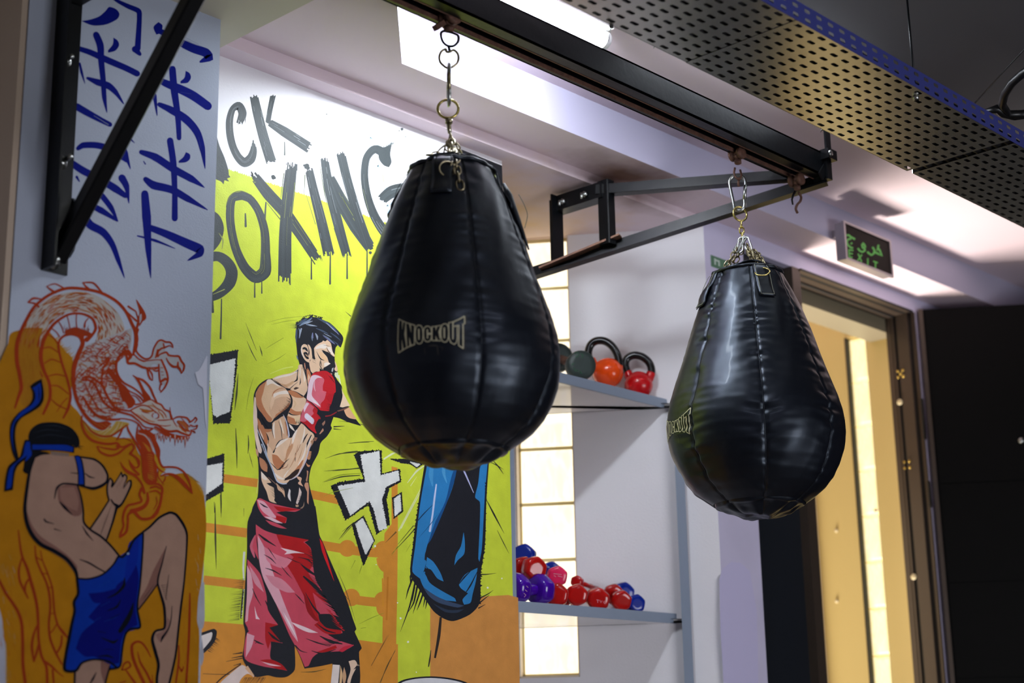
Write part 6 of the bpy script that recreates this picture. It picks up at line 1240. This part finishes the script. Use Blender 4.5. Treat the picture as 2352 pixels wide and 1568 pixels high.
for a, w in (('215,145 190,220 172,330 158,460 170,550 205,630 260,690 350,735 430,790 480,860 492,910',[16,18,20,22,24,26,26,26,24,22,16]),('480,130 540,140 600,152 650,190 682,250 676,292 640,320 590,335 540,325 480,310 400,305 362,330 345,400',[8,12,14,14,14,16,20,20,14,12,12,14,5]),('490,312 512,380 528,470 532,550 575,598 640,640 700,695 762,770',[10,12,12,14,14,14,14,14]),('378,420 410,455 458,502',[6,18,3]),('280,530 292,545 345,560',[10,12,2]),('345,592 390,605',[8,2]),('522,572 550,620 592,668',[3,12,2]),('505,785 560,805 620,840 672,868',[4,12,10,8]),('445,235 490,240',[2,8],),('540,240 570,262 600,268',[6,10,3])): cs(a, w)
# head, headband
g.fill('C','150,205 165,120 200,95 300,105 320,118 260,125 215,150 190,200 185,245 160,238 145,220',(16,18,26)); g.fill('C','318,98 440,112 436,132 330,122',(150,128,116))
g.fill('B','170,1058 185,1010 230,975 290,965 360,970 430,1000 470,1050 478,1100 455,1122 440,1105 300,1098 190,1100',(16,20,28)); cs('465,1108 505,1112',[8,1],OUT,'B'); cs('470,1115 495,1130',[6,1],OUT,'B')
for a in ('200,1030 280,1010 380,1020','210,1060 300,1040 420,1060','250,990 330,985 400,1005'): cs(a,[1,5,1],(44,52,66),'B')
g.fill('B','165,1085 200,1095 300,1095 400,1095 448,1110 446,1150 380,1140 300,1135 190,1135',OUT); g.fill('B','190,1100 300,1100 400,1102 440,1116 436,1142 320,1130 192,1128',BL)
g.fill('B','150,1070 185,1070 195,1110 185,1150 150,1190 110,1225 90,1270 78,1372 25,1382 30,1320 50,1230 95,1190 120,1170 135,1120',OUT); g.fill('B','158,1082 178,1082 182,1125 160,1165 100,1210 80,1250 66,1355 38,1368 48,1290 62,1240 110,1195 140,1160 148,1110',BL); g.fill('B','185,1125 190,1160 160,1195 150,1200 165,1160',BL)
g.fill('B','180,750 210,725 250,705 262,770 262,830 240,870 190,905 130,940 100,985 92,1050 100,1120 112,1180 98,1202 75,1150 58,1050 66,970 110,910 170,865 195,825 195,780',OUT); g.fill('B','195,760 220,745 243,728 248,790 238,840 200,880 140,920 92,960 78,1010 76,1080 90,1160 70,1080 68,1010 84,960 130,900 190,860 212,820 208,780',BL); cs('232,750 235,800 232,840',[2,7,2],OUT,'B')
g.fill('C','468,128 500,125 520,150 536,230 540,318 492,318 492,240 480,170',OUT); g.fill('C','478,134 502,134 515,165 526,235 530,308 500,308 500,235 488,170',BL)
# legs
g.fill('C','905,615 950,575 1010,525 1075,492 1110,500 1150,548 1182,600 1182,700 1170,900 1150,1060 1138,1180 1122,1300 1108,1450 1060,1660 990,1660 992,1530 1000,1430 972,1330 962,1280 980,1238 1042,1222 1044,1100 1020,1000 1002,935 960,985 878,1100 885,950 900,700',SK1)
g.fill('C','1055,700 1030,820 1005,900 998,940 950,1000 880,1098 884,1040 930,960 970,860',SK2); g.fill('C','985,1260 1040,1230 1060,1150 1080,1180 1060,1260 1010,1310',(168,126,112))
for a, w in (('905,612 950,578 1010,520 1078,488 1115,500 1160,560 1184,620 1183,720 1168,920 1148,1080 1132,1220 1115,1380 1090,1500 1050,1660',[12,14,14,16,18,18,14,12,12,14,14,14,14,16]),('1055,700 1030,800 1005,890 1000,935 1018,1000 1042,1090 1042,1220 985,1240 966,1290 985,1370 1005,1450 995,1540 998,1660',[4,8,12,12,14,16,14,14,18,20,18,16,16]),('1000,938 950,1010 880,1100',[8,8,10]),('1090,1080 1085,1160 1070,1220 1030,1280 1020,1310',[3,7,8,16,3]),('1070,880 1060,960 1050,1040',[2,6,2])): cs(a, w)
for k in range(8): cs(f'{900+k*9},{1050-k*12} {925+k*8},{1010-k*10}',[1,4,1],(60,40,44))
for k in range(8): cs(f'{1022+k*4},{950+k*12} {1062},{945+k*14}',[4,1],(60,44,44))
g.fill('C','482,1480 500,1440 560,1415 640,1415 700,1440 690,1480 672,1540 650,1660 470,1660',SK1); g.fill('C','640,1420 695,1440 680,1520 660,1570 640,1500',SK2); cs('475,1480 470,1660',[14,14]); cs('698,1460 675,1540 650,1660',[12,12,12]); cs('610,1500 590,1540 560,1590',[3,14,3])
# shorts
g.fill('C','488,905 560,905 640,880 700,830 755,768 800,735 835,675 905,612 908,700 895,850 886,960 870,1080 888,1180 882,1220 800,1250 782,1310 768,1460 700,1478 690,1430 600,1415 530,1435 490,1485 412,1488 420,1380 435,1280 455,1200 470,1100 465,1050 488,1000',BL)
g.fill('C','740,950 800,900 860,800 880,900 870,1000 860,1100 872,1200 800,1235 770,1300 755,1440 700,1450 600,1400 540,1400 480,1350 520,1250 600,1180 560,1150 640,1060 720,1020',BL2); g.fill('C','560,1000 660,990 760,960 700,1040 600,1060',BL2); g.fill('C','820,680 880,640 870,800 820,900 780,960 800,820',(10,44,168))
for a, w in (('490,905 560,908 650,880 720,815 752,765 775,770 810,735 850,660 908,610 906,700 896,850 886,960 872,1060 872,1110 888,1215 830,1225 800,1250 782,1310 770,1400 758,1465 700,1480',[12,12,12,12,14,14,16,14,12,12,12,12,12,14,14,14,14,14,12,12,14]),('488,905 496,1000 470,1055 474,1110 455,1200 438,1290 420,1380 412,1485 480,1490 520,1440 600,1418 690,1432 740,1470',[16,16,18,16,18,20,18,20,18,14,12,12,14]),
    ('680,1030 740,1000 785,950 790,900',[3,14,20,4]),('680,1110 740,1085 765,1040',[3,14,4]),('700,1160 760,1130',[4,10,3]),('760,1240 800,1180 830,1120 845,1060',[24,34,26,4]),('620,1240 670,1250',[4,14,3]),('640,1280 720,1310 750,1290',[3,14,22,3]),('660,1355 720,1355',[3,8,3]),('620,1400 680,1395 720,1410',[3,14,3])): cs(a, w)
for a in ('640,1080 700,1050','600,1130 680,1090','560,1200 640,1150','660,1180 740,1150','620,960 700,920','820,760 840,690'): cs(a,[2,14,2],(10,70,170) if random.random()<.5 else BL2)
g.dots('C',[(812,748,8)],(170,196,224)); g.done('painted_fighter','paint2',wp,'painted fighter in blue shorts raising a knee')
# ------------------------------------------------------------------ lift everything from eye level to the floor
for o in list(S.objects):
    if o.parent is None and o.type != 'CAMERA': o.location.z += EYE
